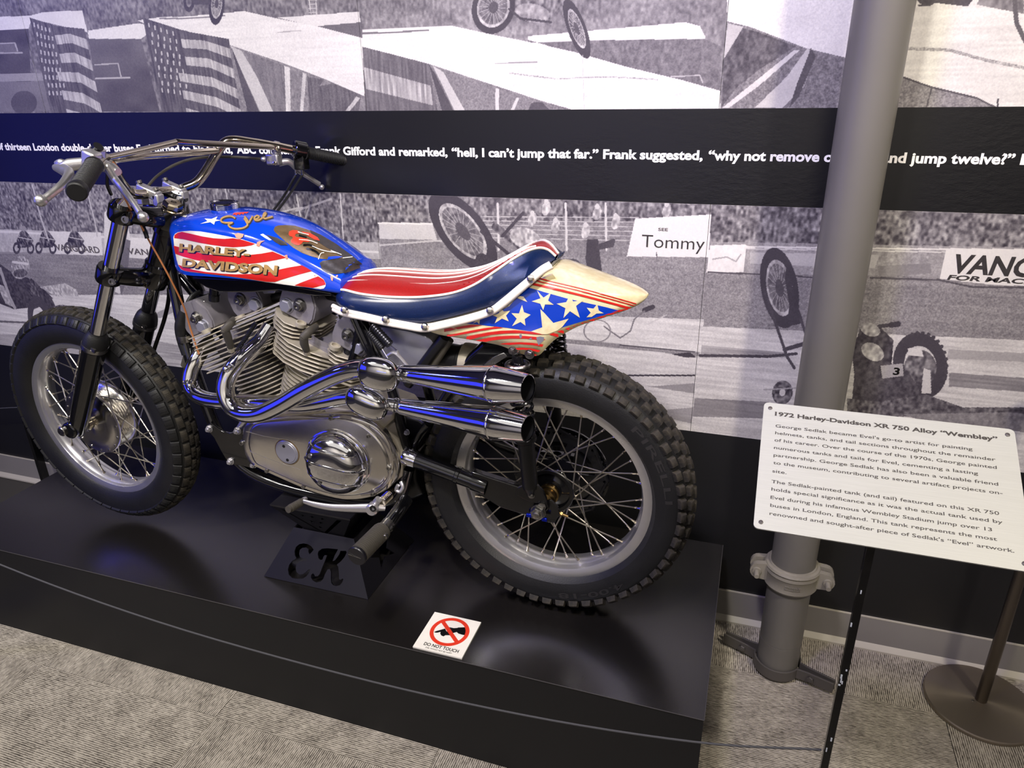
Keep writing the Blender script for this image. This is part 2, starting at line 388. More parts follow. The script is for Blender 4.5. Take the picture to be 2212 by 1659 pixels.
# ---------------------------------------------------------------- printed mural on the wall (flat black and white print)
def vnoise(h,w,cy,cx,seed):
    r=np.random.RandomState(seed); gy=int(h/cy)+3; gx=int(w/cx)+3; g=r.rand(gy,gx).astype(np.float32)
    y=np.arange(h)/cy; x=np.arange(w)/cx; iy=y.astype(int); ix=x.astype(int); fy=(y-iy)[:,None]; fx=(x-ix)[None,:]
    fy=fy*fy*(3-2*fy); fx=fx*fx*(3-2*fx)
    a=g[iy][:,ix]; b=g[iy][:,ix+1]; c=g[iy+1][:,ix]; d=g[iy+1][:,ix+1]
    return (a*(1-fx)+b*fx)*(1-fy)+(c*(1-fx)+d*fx)*fy
class Print:
    def __init__(s,x0,x1,z0,z1,px,seed):
        s.b=(x0,x1,z0,z1); s.w=int((x1-x0)/px); s.h=int((z1-z0)/px)
        X=x0+(np.arange(s.w)+.5)*(x1-x0)/s.w; Z=z0+(np.arange(s.h)+.5)*(z1-z0)/s.h
        X,Z=np.meshgrid(X,Z); q=[X-0,WY-.002+0*X,Z-1.6]
        dd=lambda a:q[0]*a[0]+q[1]*a[1]+q[2]*a[2]
        zz=dd(FW); s.U=(1106+FPX*dd(RX)/zz).astype(np.float32); s.V=(829.5-FPX*dd(UP)/zz).astype(np.float32)
        s.g=np.full((s.h,s.w),.5,np.float32); s.fine=vnoise(s.h,s.w,1.2,1.2,seed)+.5*vnoise(s.h,s.w,2.5,2.5,seed+1)-.75
        s.med=vnoise(s.h,s.w,4,4,seed+2)-.5; s.big=vnoise(s.h,s.w,22,40,seed+3)-.5; s.streak=vnoise(s.h,s.w,3,60,seed+4)-.5; s.vert=vnoise(s.h,s.w,30,3,seed+6)-.5
        c=vnoise(s.h,s.w,5.5,3.6,seed+5); s.crowd=np.clip((c-.5)*2.2,-1,1)*.5+s.med*.5
    def put(s,m,val,n=.04,st=0,big=.05,crowd=0,vert=0):
        v=val(s.U[m],s.V[m]) if callable(val) else val
        s.g[m]=v+s.fine[m]*n*2+s.streak[m]*st+s.big[m]*big+s.crowd[m]*crowd+s.vert[m]*vert
    def sub(s,x0,x1,y0,y1): return np.nonzero((s.U>x0)&(s.U<x1)&(s.V>y0)&(s.V<y1))
    def poly(s,pts,val,**k):
        xs=[p[0] for p in pts]; ys=[p[1] for p in pts]; I=s.sub(min(xs),max(xs),min(ys),max(ys)); u=s.U[I]; v=s.V[I]; ins=np.zeros(u.shape,bool)
        n=len(pts)
        for i in range(n):
            x1,y1=pts[i]; x2,y2=pts[(i+1)%n]
            if y1==y2: continue
            ins^=((v<y1)!=(v<y2))&(u<(x2-x1)*(v-y1)/(y2-y1)+x1)
        s.put((I[0][ins],I[1][ins]),val,**k)
    def line(s,pts,w,val,**k):
        for (x1,y1),(x2,y2) in zip(pts,pts[1:]):
            I=s.sub(min(x1,x2)-w,max(x1,x2)+w,min(y1,y2)-w,max(y1,y2)+w); u=s.U[I]-x1; v=s.V[I]-y1; dx=x2-x1; dy=y2-y1; L2=dx*dx+dy*dy+1e-6
            t=np.clip((u*dx+v*dy)/L2,0,1); m=((u-t*dx)**2+(v-t*dy)**2)<(w/2)**2; s.put((I[0][m],I[1][m]),val,**k)
    def ring(s,cx,cy,rx,ry,ang,inner,val,**k):
        r=max(rx,ry); I=s.sub(cx-r,cx+r,cy-r,cy+r); u=s.U[I]-cx; v=s.V[I]-cy; a=R(ang); x=(u*cos(a)+v*sin(a))/rx; y=(-u*sin(a)+v*cos(a))/ry; d=x*x+y*y
        m=(d<1)&(d>=inner*inner); s.put((I[0][m],I[1][m]),val,**k)
    def wheel(s,cx,cy,rx,ry,ang,tw=.74):
        s.ring(cx,cy,rx*tw,ry*tw,ang,0,.33,crowd=.25); s.ring(cx,cy,rx*tw,ry*tw,ang,.86,.62,crowd=.3); s.ring(cx,cy,rx,ry,ang,tw,.13,n=.02)
        a=R(ang)
        for k in range(9):
            t=k*PI/9+.2; x=rx*tw*.85*cos(t); y=ry*tw*.85*sin(t); s.line([(cx+x*cos(a)-y*sin(a),cy+x*sin(a)+y*cos(a)),(cx-x*cos(a)+y*sin(a),cy-x*sin(a)-y*cos(a))],1.3,.6)
        s.ring(cx,cy,rx*.22,ry*.22,ang,0,.2)
    def image(s,name):
        g=np.clip(s.g,0.02,.97); im=bpy.data.images.new(name,s.w,s.h,alpha=False); a=np.ones((s.h,s.w,4),np.float32)
        lo=np.array([.175,.155,.185]); hi=np.array([.925,.91,.872]); a[...,:3]=lo+(hi-lo)*g[...,None]
        im.pixels.foreach_set(a.ravel()); im.update(); im.pack(); return im
def print_mat(name,pr):
    m=bpy.data.materials.new(name); m.use_nodes=True; N=m.node_tree.nodes; L=m.node_tree.links; b=N['Principled BSDF']; b.inputs['Roughness'].default_value=.42; b.inputs['Specular IOR Level'].default_value=.35
    t=N.new('ShaderNodeTexImage'); t.image=pr.image(name); L.new(t.outputs[0],b.inputs[0])
    tc=N.new('ShaderNodeTexCoord'); n=N.new('ShaderNodeTexNoise'); n.inputs['Scale'].default_value=60; L.new(tc.outputs['Object'],n.inputs[0])
    bp=N.new('ShaderNodeBump'); bp.inputs['Strength'].default_value=.12; bp.inputs['Distance'].default_value=.002; L.new(n.outputs[0],bp.inputs['Height']); L.new(bp.outputs[0],b.inputs['Normal'])
    MATS[name]=m
# upper picture
A=Print(-3.7,1.15,1.536,2.35,.0017,3)
A.put(slice(None),.36,crowd=.22,big=.15)
# first repeat: bus, flag, ramp
A.poly([(-400,70),(60,40),(60,30),(70,240),(-400,250)],.2,n=.03,big=.12); A.poly([(-400,48),(70,34),(62,62),(-400,90)],.86)
A.poly([(-50,92),(35,92),(40,112),(48,116),(-50,118)],.34); A.line([(-40,95),(32,93),(38,110)],3,.62); A.line([(-50,115),(48,114)],3,.6)
A.poly([(-60,160),(92,158),(96,174),(-60,178)],.52); A.poly([(-60,178),(96,175),(110,240),(-60,242)],.38); A.ring(52,222,28,26,0,0,.22)
A.poly([(57,36),(90,27),(178,22),(200,120),(215,240),(190,70),(65,40)],.84,n=.03)
A.poly([(190,66),(300,50),(325,56),(330,64),(305,84),(192,84)],.86); A.poly([(192,84),(305,84),(345,241),(215,241)],lambda u,v:.3-.12*(v-84)/157,n=.03,big=.1)
A.line([(205,140),(255,137),(262,168)],3,.6); A.line([(207,170),(280,168)],3.5,.62)
def flag(dx,w,h,sh):
    P4=lambda a,b:(dx+sh*b+a*w, 38+ (a*30 if w<150 else a*52)+b*h+ (6*math.sin(a*5+b*3)))
    A.poly([P4(0,0),P4(.5,0),P4(1,0),P4(1,1),P4(.5,1),P4(0,1)],.24,vert=.18)
    for k in range(5):
        b0=.1+k*.2; A.poly([P4(.42 if k<2 else .3,b0),P4(.7,b0-.02),P4(1,b0),P4(1,b0+.1),P4(.7,b0+.08),P4(.42 if k<2 else .3,b0+.1)],.62,vert=.3)
    for i in range(5):
        for j in range(9):
            x,y=P4(.06+i*.07+.02*(j%2),.05+j*.085); A.line([(x,y-3),(x+1,y+4)],3.2,.68)
flag(64,118,215,48); 
A.poly([(600,38),(776,25),(782,78),(690,60)],.82); A.poly([(670,58),(780,48),(783,84)],.3)
A.poly([(297,44),(340,38),(420,34),(528,24),(590,38),(690,58),(783,82),(792,210),(700,172),(600,132),(495,97),(400,66),(310,50)],.86,n=.05,st=.06)
A.line([(345,40),(400,40),(485,34)],3,.42); A.line([(600,70),(650,66)],2,.62)
flag(308,186,205,42)
A.poly([(495,97),(600,132),(700,170),(792,210),(800,241),(520,241)],.42,n=.08,crowd=.12); A.poly([(497,98),(522,110),(600,241),(562,241)],.7,n=.05); A.poly([(500,102),(520,150),(560,241),(535,241)],.2)
for p,v in (([(530,112),(614,142),(618,241),(590,241)],.36),([(614,142),(626,146),(628,241),(618,241)],.78),([(654,156),(662,160),(655,241),(648,241)],.72),([(664,166),(700,172),(690,186),(720,180),(780,205),(775,241),(668,241)],.26),([(770,208),(778,212),(755,241),(745,241)],.66)): A.poly(p,v,vert=.14,n=.06)
A.wheel(468,8,17,46,4,.7); A.ring(408,4,12,22,0,.5,.16); A.poly([(400,-30),(450,-30),(455,10),(420,10)],.2)
A.line([(666,-10),(672,30)],2,.72); A.line([(682,-10),(684,32)],2,.72)
for k in range(4): A.line([(667,0+k*9),(684,0+k*9)],2,.7)
# second repeat: take off
A.poly([(775,-80),(1572,-80),(1572,0),(1566,90),(1557,235),(789,241),(783,80)],.42,crowd=.2,big=.18,n=.05)
A.poly([(1140,78),(1480,48),(1512,56),(1524,80),(1522,95),(1350,92),(1140,100)],.86,n=.05); A.poly([(1140,92),(1350,86),(1522,84),(1557,100),(1557,200),(1360,150),(1140,86)],.34,n=.07,crowd=.12)
A.line([(1450,165),(1512,163),(1518,178)],3,.66)
A.poly([(783,64),(900,58),(978,56),(1060,74),(1130,88),(1240,112),(1360,146),(1470,172),(1556,196),(1556,235),(1240,238),(1170,218),(1060,182),(926,138),(850,118),(783,101)],.88,n=.05,st=.05)
A.line([(783,72),(850,70),(925,65)],3.5,.35); A.line([(1070,137),(1160,134)],2,.55); A.line([(1100,158),(1200,170),(1320,166),(1420,172)],3,.66,n=.2)
A.poly([(783,101),(850,118),(926,138),(945,240),(789,240)],.3,vert=.15)
for p in ([(786,145),(930,185),(936,228),(790,192)],): A.poly(p,.6,vert=.35)
A.poly([(926,138),(960,152),(1060,184),(1170,220),(1240,240),(945,240)],.42,n=.1); A.poly([(935,142),(958,156),(1005,240),(982,240)],.74); A.poly([(926,138),(940,160),(980,240),(955,240)],.2)
A.poly([(1070,190),(1078,192),(1078,240),(1070,240)],.8); A.poly([(1116,210),(1122,212),(1110,240),(1102,240)],.78); A.poly([(1148,222),(1170,220),(1190,240),(1140,240)],.2)
A.wheel(1066,16,46,58,15,.76); A.wheel(1246,62,20,68,-20,.66)
A.poly([(1110,-40),(1200,-40),(1215,10),(1190,40),(1150,50),(1115,40)],.38,crowd=.4); A.ring(1150,28,38,20,10,0,.55,crowd=.25); A.line([(1100,20),(1125,40),(1190,48)],5,.16)
A.line([(1258,112),(1262,238)],1,.7)
# third repeat
A.poly([(1572,-80),(1852,-80),(1842,130),(1812,124),(1740,104),(1620,58),(1570,46)],.9,n=.06); A.poly([(1569,46),(1620,58),(1740,104),(1842,128),(1830,235),(1558,235)],.4,n=.12,crowd=.12)
A.poly([(1600,60),(1640,70),(1720,100),(1640,150),(1590,190),(1560,230),(1562,120)],.22,n=.06,crowd=.2); A.poly([(1572,50),(1606,58),(1562,130)],.7); A.poly([(1715,108),(1728,108),(1640,185),(1575,233),(1560,233)],.8); A.poly([(1744,104),(1760,118),(1735,190),(1690,233),(1630,233),(1700,165)],.74); A.poly([(1752,104),(1762,122),(1725,210),(1705,233),(1722,180)],.2)
# fourth
A.poly([(1852,-90),(2700,-90),(2700,300),(1830,240)],.88,n=.05,st=.09); A.poly([(1940,165),(2010,190),(2110,212),(2160,240),(1830,240)],.46,n=.14); A.line([(1940,163),(2010,188),(2110,212),(2150,232)],4,.2); A.line([(2012,192),(2000,236)],3,.2); A.line([(2156,215),(2154,236)],4,.18)
A.poly([(1980,0),(1995,14),(2020,6),(2090,14),(2150,-60),(1990,-60)],.16); A.poly([(2110,10),(2212,30),(2212,-60),(2140,-60)],.4,crowd=.2); A.line([(2190,-20),(2196,50),(2225,110)],10,.24); A.line([(1985,12),(2010,10),(2024,0)],4,.2)
A.line([(1960,105),(2050,108),(2130,130),(2230,150)],7,.62,n=.2)
print_mat('mural_print_top',A)
# lower picture
B=Print(-3.7,1.15,.650,1.304,.0017,31)
B.put(slice(None),.5)
wl=lambda x,y0,y1: y0+(y1-y0)*x/816.
# left view
B.poly([(-700,330),(818,400),(820,530),(-700,480)],.34,crowd=.42,n=.06,big=.1)
B.poly([(-700,470),(820,524),(822,560),(-700,530)],.66,n=.05,crowd=.1); B.line([(-700,462),(0,500),(816,545)],5,.82); B.poly([(-700,538),(823,560),(826,640),(-700,640)],.42,n=.1,st=.12)
B.poly([(105,500),(218,502),(222,552),(110,548)],.82); B.poly([(272,515),(330,517),(330,560),(275,556)],.82)
B.poly([(225,460),(250,430),(275,470),(282,520),(268,620),(258,635),(238,625),(225,560)],.78,n=.04); B.poly([(255,510),(282,520),(275,600),(262,640),(255,600)],.3)
for cx in (50,98,160):
    B.poly([(cx-14,520),(cx-8,502),(cx+2,496),(cx+10,504),(cx+22,520),(cx+16,534),(cx-12,536)],.22,crowd=.55); B.ring(cx-14,536,8,13,0,.55,.12,crowd=.2); B.ring(cx+16,537,8,12,0,.55,.12,crowd=.2); B.ring(cx+1,494,5,6,0,0,.5); B.line([(cx-12,512),(cx+18,518)],2,.7)
B.line([(70,400),(85,460),(105,520)],3,.7); B.line([(190,420),(205,480),(210,510)],3,.66); B.line([(485,400),(500,480)],3,.66); B.line([(640,420),(660,520),(672,600)],3,.72); B.line([(735,420),(742,520)],3,.72)
B.line([(560,470),(640,450),(668,448),(650,500)],4,.66); B.line([(640,455),(715,430)],5,.62)
B.poly([(-700,638),(826,636),(845,850),(-700,850)],.80,n=.05,st=.16); B.poly([(-700,690),(300,735),(500,760),(500,800),(-700,760)],.62,n=.06,st=.14); B.line([(-100,690),(60,697)],4,.3)
B.poly([(330,735),(460,760),(470,800),(330,790)],.6,st=.2)
B.line([(345,680),(380,665),(420,660)],14,.52)
# rider on the ground
B.poly([(-40,540),(20,585),(60,600),(95,625),(120,650),(180,668),(190,690),(120,700),(90,660),(60,665),(30,668),(-40,640)],.13,n=.05,crowd=.16); B.poly([(66,600),(80,612),(92,660),(74,668),(62,640)],.2,crowd=.35); B.poly([(-10,610),(8,618),(30,664),(12,656)],.62,crowd=.3)
B.ring(44,578,20,25,10,0,.55,crowd=.45); B.ring(44,590,15,9,0,0,.25,crowd=.3); B.line([(28,566),(60,570)],5,.8); B.poly([(85,620),(140,612),(165,625),(170,640),(120,640)],.66,crowd=.3); B.poly([(112,645),(150,650),(155,662),(120,662)],.8); B.ring(85,690,24,52,-10,.55,.14); B.ring(140,680,30,20,20,0,.25,crowd=.4); B.line([(0,580),(20,640),(32,665)],6,.6)
# middle view
B.poly([(816,405),(1538,430),(1534,520),(822,520)],.36,crowd=.42,n=.06,big=.12); B.poly([(822,484),(1535,475),(1530,600),(825,600)],.44,n=.1,st=.05,crowd=.08)
B.poly([(818,482),(935,486),(944,518),(820,516)],.76,n=.04); B.line([(818,482),(944,484)],4,.88); B.line([(820,530),(940,520),(1040,522)],4,.72)
for k in range(6): B.line([(1040,468+k*9),(1380,470+k*10)],2,.68)
for x in (1075,1222,1308): B.line([(x,440),(x+2,540)],5,.8)
for x,y in ((1150,475),(1200,490),(1265,500),(1330,480),(1440,455),(1180,450),(1290,460)): B.ring(x,y,9,16,15,0,.66,crowd=.4); B.ring(x,y-14,5,6,0,0,.78)
B.poly([(822,560),(1530,552),(1520,690),(835,690)],.47,n=.12,st=.06)
B.poly([(830,668),(1524,690),(1495,935),(845,900)],.78,n=.06,st=.14)
B.line([(1200,735),(1340,748),(1510,765)],9,.46,n=.1); B.line([(1340,745),(1500,760)],3,.2); B.poly([(1450,765),(1490,761),(1505,772),(1480,772)],.12); B.line([(1350,811),(1500,811)],3.5,.1); B.poly([(1400,835),(1500,828),(1500,850)],.52); B.poly([(1380,890),(1498,880),(1496,915)],.55,st=.1)
B.poly([(1372,472),(1540,463),(1534,556),(1354,554)],.90,n=.02,big=.02); B.line([(1418,545),(1419,556)],2,.2)
B.wheel(1000,500,48,104,-38,.7); B.line([(1040,560),(1090,600),(1180,590)],26,.14,n=.05); B.line([(1070,490),(1110,520),(1160,560),(1215,580)],16,.3,crowd=.35); B.line([(1040,500),(1100,550),(1140,580)],7,.14); B.line([(1085,510),(1130,460)],7,.14); B.ring(1135,515,35,22,20,0,.66,crowd=.35)
for k in range(4): B.ring(1210+k*9,585,22,26,0,.85,.2)
B.line([(1140,520),(1180,560),(1240,575)],7,.78)
B.poly([(1268,517),(1292,517),(1302,600),(1272,605),(1265,560)],.15,n=.03); B.line([(1292,532),(1325,520),(1322,530),(1296,535)],8,.17)
B.line([(1392,670),(1410,663)],10,.12); B.line([(1392,672),(1370,690),(1362,715),(1340,730),(1318,715),(1305,705)],3,.35); B.line([(1400,700),(1440,680)],2.5,.7); B.ring(1290,715,30,25,0,.9,.45)
# right view
B.poly([(1538,425),(2800,470),(2800,550),(1532,540)],.36,crowd=.45,n=.06,big=.14); B.poly([(1535,522),(2800,545),(2800,640),(1530,600)],.55,n=.08,crowd=.12); B.line([(1600,533),(2300,542)],4,.86); B.line([(1600,537),(2300,549)],3,.8)
B.poly([(1534,530),(1612,528),(1606,588),(1526,588)],.9,n=.02,crowd=.06); B.line([(1540,560),(1570,555),(1590,565),(1600,550)],3,.6); B.poly([(1620,545),(1900,550),(1890,580),(1620,570)],.7); B.poly([(1895,575),(2010,568),(2012,590),(1900,600)],.46)
B.poly([(1528,590),(2800,610),(2800,760),(1518,715)],.46,n=.12,st=.08); B.line([(1530,588),(1700,595),(1830,605)],3,.2); B.line([(1880,600),(2030,605),(2100,620),(2300,622)],4,.2)
B.poly([(2044,536),(2400,540),(2400,622),(2150,616),(2030,602)],.9,n=.02,big=.02)
B.poly([(1518,705),(2800,760),(2800,1200),(1490,950)],.78,n=.06,st=.16); B.poly([(1515,745),(1700,762),(1705,772),(1513,772)],.55,st=.2); B.line([(1512,768),(1660,770),(1720,764)],6,.14)
B.poly([(1500,860),(1660,868),(1700,905),(1496,900)],.46,st=.12); B.poly([(2050,805),(2400,830),(2400,860),(2050,835)],.46,st=.15)
B.poly([(2050,755),(2800,790),(2800,805),(2045,775)],.6)
B.wheel(1684,622,40,88,-10,.7); B.poly([(1700,560),(1716,640),(1734,690),(1728,700),(1700,705),(1705,660),(1695,600)],.14,n=.03); B.line([(1650,625),(1700,770),(1716,795)],6,.16); B.line([(1730,690),(1760,780)],6,.18); B.line([(1695,755),(1740,742)],9,.16); B.ring(1690,848,22,26,10,.3,.25,crowd=.5); B.line([(1650,842),(1720,838)],3,.6)
B.poly([(1860,705),(1900,705),(1930,735),(1925,800),(1850,850),(1840,760)],.15,n=.04,crowd=.2); B.line([(1850,735),(1900,705),(1938,700)],8,.12); B.line([(1925,702),(1940,700)],12,.1); B.ring(1880,712,22,14,20,0,.65,crowd=.4)
B.ring(1988,800,36,44,0,0,.3,crowd=.4); B.ring(1988,790,58,72,-14,.60,.11,n=.02)
for t in range(0,360,12): B.ring(1988+57*cos(R(t)),790+71*sin(R(t)),4,4,0,0,.13)
B.poly([(1960,752),(1990,752),(1995,770),(1965,768)],.8); B.poly([(1995,795),(2010,800),(2012,850),(1990,850)],.75)
B.poly([(1850,760),(1890,790),(1960,800),(1985,840),(1990,880),(1840,870)],.16,n=.05,crowd=.15); B.ring(1885,760,26,18,30,0,.62,crowd=.35); B.poly([(1902,790),(1950,785),(1952,812),(1906,818)],.58)
B.poly([(1830,860),(1900,868),(2000,852),(2080,880),(2220,880),(2330,885),(2330,925),(2180,915),(2000,900),(1830,900)],.25,n=.06,crowd=.3); B.poly([(1950,895),(2180,890),(2330,910),(2330,960),(2190,930),(2000,912)],.42,n=.06,crowd=.15)
print_mat('mural_print_low',B)
def panel(pr,matn,xa,xb,za,zb):
    bm=BM(); vs_=box(bm,((xa+xb)/2,WY-.001,(za+zb)/2),(xb-xa-.0012,.002,zb-za)); uv=bm.loops.layers.uv.new('uv'); x0,x1,z0,z1=pr.b
    for f in bm.faces:
        for l in f.loops: l[uv].uv=((l.vert.co.x-x0)/(x1-x0),(l.vert.co.z-z0)/(z1-z0))
    return mk('mural_panel',bm,matn,wall,smooth=False)
cuts=[-3.7,-2.32,-1.0966,-.118,.21,1.15]
for a,b_ in zip(cuts,cuts[1:]): panel(A,'mural_print_top',a,b_,1.536,2.35); 
cuts=[-3.7,-1.0966,-.118,.21,1.15]
for a,b_ in zip(cuts,cuts[1:]): panel(B,'mural_print_low',a,b_,.650,1.304)
# black vinyl band between them
m=mat('band_vinyl',(17,17,20),.3,0,spec=.45); nt=m.node_tree; N=nt.nodes; L=nt.links
tc=N.new('ShaderNodeTexCoord'); mp=N.new('ShaderNodeMapping'); mp.inputs['Scale'].default_value=(1,1,2.2); L.new(tc.outputs['Object'],mp.inputs[0]); n=N.new('ShaderNodeTexNoise'); n.inputs['Scale'].default_value=38; n.inputs['Detail'].default_value=5; n.inputs['Roughness'].default_value=.65; L.new(mp.outputs[0],n.inputs[0])
n2=N.new('ShaderNodeTexNoise'); n2.inputs['Scale'].default_value=2.2; L.new(tc.outputs['Object'],n2.inputs[0]); mr=N.new('ShaderNodeMapRange'); mr.inputs[1].default_value=.5; mr.inputs[2].default_value=.7; mr.inputs[3].default_value=.03; mr.inputs[4].default_value=.35; L.new(n2.outputs[0],mr.inputs[0])
bp=N.new('ShaderNodeBump'); bp.inputs['Distance'].default_value=.004; L.new(mr.outputs[0],bp.inputs['Strength']); L.new(n.outputs[0],bp.inputs['Height']); L.new(bp.outputs[0],N['Principled BSDF'].inputs['Normal'])
bm=BM(); box(bm,(-1.275,WY-.001,1.42),(4.85,.002,.2315)); mk('black_band',bm,'band_vinyl',wall,smooth=False)
bm=BM(); box(bm,(-.5,WY-.0015,.380),(8.9,.003,.5385)); mk('black_dado',bm,'wall_black',wall,smooth=False)
# lettering on the wall
def wall_text(s,pxa,pxb,ybase,cap,matn,bold=.02,shear=0,thick=.0004,yend=None,name='lettering',z=None):
    t=text2d(s,bold,shear); v,f,(x0,x1,y0,y1)=t; a=onY(pxa,ybase,WY); b=onY(pxb,yend or ybase,WY); zz=a.z if z is None else z
    bm=BM(); vv=[bm.verts.new((a.x+(x-x0)/(x1-x0)*(b.x-a.x),WY-.0026,zz+y*cap/.73)) for x,y in v]
    for q in f:
        try: bm.faces.new([vv[i] for i in q])
        except ValueError: pass
    return mk(name,bm,matn,wall,smooth=False,recalc=False)
zt=onY(1303,342,WY).z
for s,a,b_ in (("y of thirteen London double-decker buses",-12,295),("Evel turned to his friend,",301,506),("ABC",515,556),("commentator",563,677),("Frank Gifford and remarked,",685,968),("\u201chell, I can\u2019t jump that far.\u201d",977,1293),("Frank suggested,",1303,1518),("\u201cwhy not remove one bus and jump twelve?\u201d",1530,2192),("Evel",2205,2290)):
    wall_text(s,a,b_,342,.0235,'letter_white',bold=.035,z=zt)
wall_text('Tommy',1386,1522,533,.036,'ink_grey',bold=-.005,yend=533); wall_text('SEE',1422,1443,498,.008,'ink_grey2')
wall_text('VANGUARD',2056,2420,588,.046,'ink_grey',bold=.03,shear=.15); wall_text('FOR MACHINERY',2045,2360,603,.012,'ink_grey',bold=.03,shear=.15)
wall_text('VANGUARD',122,216,540,.024,'ink_grey2',bold=.02,shear=-.1); wall_text('VAN',278,322,548,.022,'ink_grey2',bold=.02)
wall_text('3',1928,1942,808,.02,'ink_black',bold=.03)

# ---------------------------------------------------------------- plinth
PZ=.3187; XL,XR,YF,YB=-2.3286,.0093,1.22,1.8905
pl=empty('display_plinth',((XL+XR)/2,(YF+YB)/2,0),'low matte black display plinth carrying the motorcycle','plinth')
bm=BM(); box(bm,((XL+XR)/2,(YF+YB)/2,PZ-.0015),(XR-XL,YB-YF,.003)); mk('top_board',bm,'plinth_black',pl,smooth=False)
for nm,c,s in (('front_board',((XL+XR)/2,YF+.008,(PZ-.003)/2),(XR-XL-.002,.014,PZ-.003)),('back_board',((XL+XR)/2,YB-.008,(PZ-.003)/2),(XR-XL-.002,.014,PZ-.003)),('side_board',(XR-.008,(YF+YB)/2,(PZ-.003)/2),(.014,YB-YF-.032,PZ-.003)),('side_board',(XL+.008,(YF+YB)/2,(PZ-.003)/2),(.014,YB-YF-.032,PZ-.003))):
    bm=BM(); box(bm,c,s); mk(nm,bm,'plinth_front',pl,smooth=False)
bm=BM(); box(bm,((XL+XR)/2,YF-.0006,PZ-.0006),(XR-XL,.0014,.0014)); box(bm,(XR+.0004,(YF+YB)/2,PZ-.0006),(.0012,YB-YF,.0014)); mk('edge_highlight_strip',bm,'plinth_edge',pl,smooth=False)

# ---------------------------------------------------------------- do not touch card
sx0,sx1,sy0,sy1=-.6917,-.5612,1.2262,1.358; sz=PZ+.004
card=empty('warning_card',((sx0+sx1)/2,(sy0+sy1)/2,PZ),'square white card reading DO NOT TOUCH lying on the plinth edge','sign')
bm=BM(); box(bm,((sx0+sx1)/2,(sy0+sy1)/2,PZ+.002),(sx1-sx0,sy1-sy0,.004)); mk('card',bm,'sign_white',card,smooth=False)
def flat(name,polys,z,m,parent,label=None):
    bm=BM()
    for p in polys:
        if isinstance(p,dict):
            vv=[bm.verts.new((x,y,z)) for x,y in p['v']]
            for f in p['f']:
                try: bm.faces.new([vv[i] for i in f])
                except ValueError: pass
        else: bm.faces.new([bm.verts.new((x,y,z)) for x,y in p])
    for f in bm.faces:
        f.normal_update()
        if f.normal.z<0: f.normal_flip()
    return mk(name,bm,m,parent,smooth=False,recalc=False,label=label)
cx,cy=(onZ(971.2,1364.7,sz)).xy; rr=.0505; ri=.0405
flat('red_ring',[[(cx+rr*cos(a),cy+rr*sin(a)),(cx+rr*cos(b),cy+rr*sin(b)),(cx+ri*cos(b),cy+ri*sin(b)),(cx+ri*cos(a),cy+ri*sin(a))] for a,b in [(2*PI*k/64,2*PI*(k+1)/64) for k in range(64)]],sz+.0004,'ink_red',card)
hand=crop([(862,612),(910,588),(1000,565),(1120,530),(1160,600),(1200,590),(1215,500),(1240,500),(1330,520),(1420,515),(1430,505),(1600,498),(1630,560),(1628,650),(1610,690),(1540,680),(1440,650),(1400,612),(1330,632),(1270,650),(1240,690),(1130,688),(1085,718),(1030,695),(1005,650),(1015,610),(930,630),(880,625)],860,1310,11.06)
flat('hand_symbol',[[tuple(onZ(x,y,sz).xy) for x,y in hand]],sz+.0003,'ink_black',card)
sl=[onZ(860+x/11.06,1310+y/11.06,sz).xy for x,y in ((1035,395),(1120,360),(1445,830),(1350,860))]
flat('slash',[[tuple(p) for p in sl]],sz+.0006,'ink_red',card)
def plane_text(s,xa,xb,yb,cap,z,m,parent,bold=0,name='lettering'):
    v,f,(x0,x1,y0,y1)=text2d(s,bold); return flat(name,[{'v':[(xa+(x-x0)/(x1-x0)*(xb-xa),yb+y*cap/.73) for x,y in v],'f':f}],z,m,parent)
a_=onZ(860+600/11.06,1310+925/11.06,sz); b_=onZ(860+1432/11.06,1310+1105/11.06,sz); c_=onZ(860+645/11.06,1310+1000/11.06,sz); d_=onZ(860+1280/11.06,1310+1135/11.06,sz)
plane_text('DO NOT TOUCH',a_.x,b_.x,(a_.y+b_.y)/2,.0105,sz+.0004,'ink_black',card,.02); plane_text('EVEL WOULD NOT BE HAPPY',c_.x,d_.x,(c_.y+d_.y)/2,.0046,sz+.0004,'ink_black',card,.0)

# ---------------------------------------------------------------- information plate on its post
st=empty('information_stand',(.2265,1.10,0),'brushed metal information plate with engraved text on a thin black post','sign stand')
U1=V((1,0,0)); U2=V((0,.8505,.5257)).normalized(); U3=U1.cross(U2); O0=onY(1627,1140,1.05); PWd,PH=.3905,.2500
def pp(a,b,c=0): return O0+U1*a+U2*b+U3*c
bm=BM(); ol=[]; rc=.008
for (ca,cb,a0) in ((PWd-rc,rc,-90),(PWd-rc,PH-rc,0),(rc,PH-rc,90),(rc,rc,180)):
    for k in range(5): a=R(a0+k*22.5); ol.append(pp(ca+rc*cos(a),cb+rc*sin(a),-.003))
prism(bm,ol,U3*.003); mk('plate',bm,'brushed_plate',st,smooth=False)
def onplate(px,py):
    d=ray(px,py); t=(O0-CAM).dot(U3)/d.dot(U3); q=CAM+d*t-O0; return q.dot(U1),q.dot(U2)
def plate_text(s,l,r,cap,bold=0,name='lettering'):
    a=onplate(1620+l[0]/3.737,850+l[1]/3.737); b=onplate(1620+r[0]/3.737,850+r[1]/3.737); v,f,(x0,x1,y0,y1)=text2d(s,bold); yb=(a[1]+b[1])/2
    bm=BM(); vv=[bm.verts.new(pp(a[0]+(x-x0)/(x1-x0)*(b[0]-a[0]),yb+y*cap/.73,.0003)) for x,y in v]
    for q in f:
        try: bm.faces.new([vv[i] for i in q])
        except ValueError: pass
    mk(name,bm,'sign_text',st,smooth=False,recalc=False)
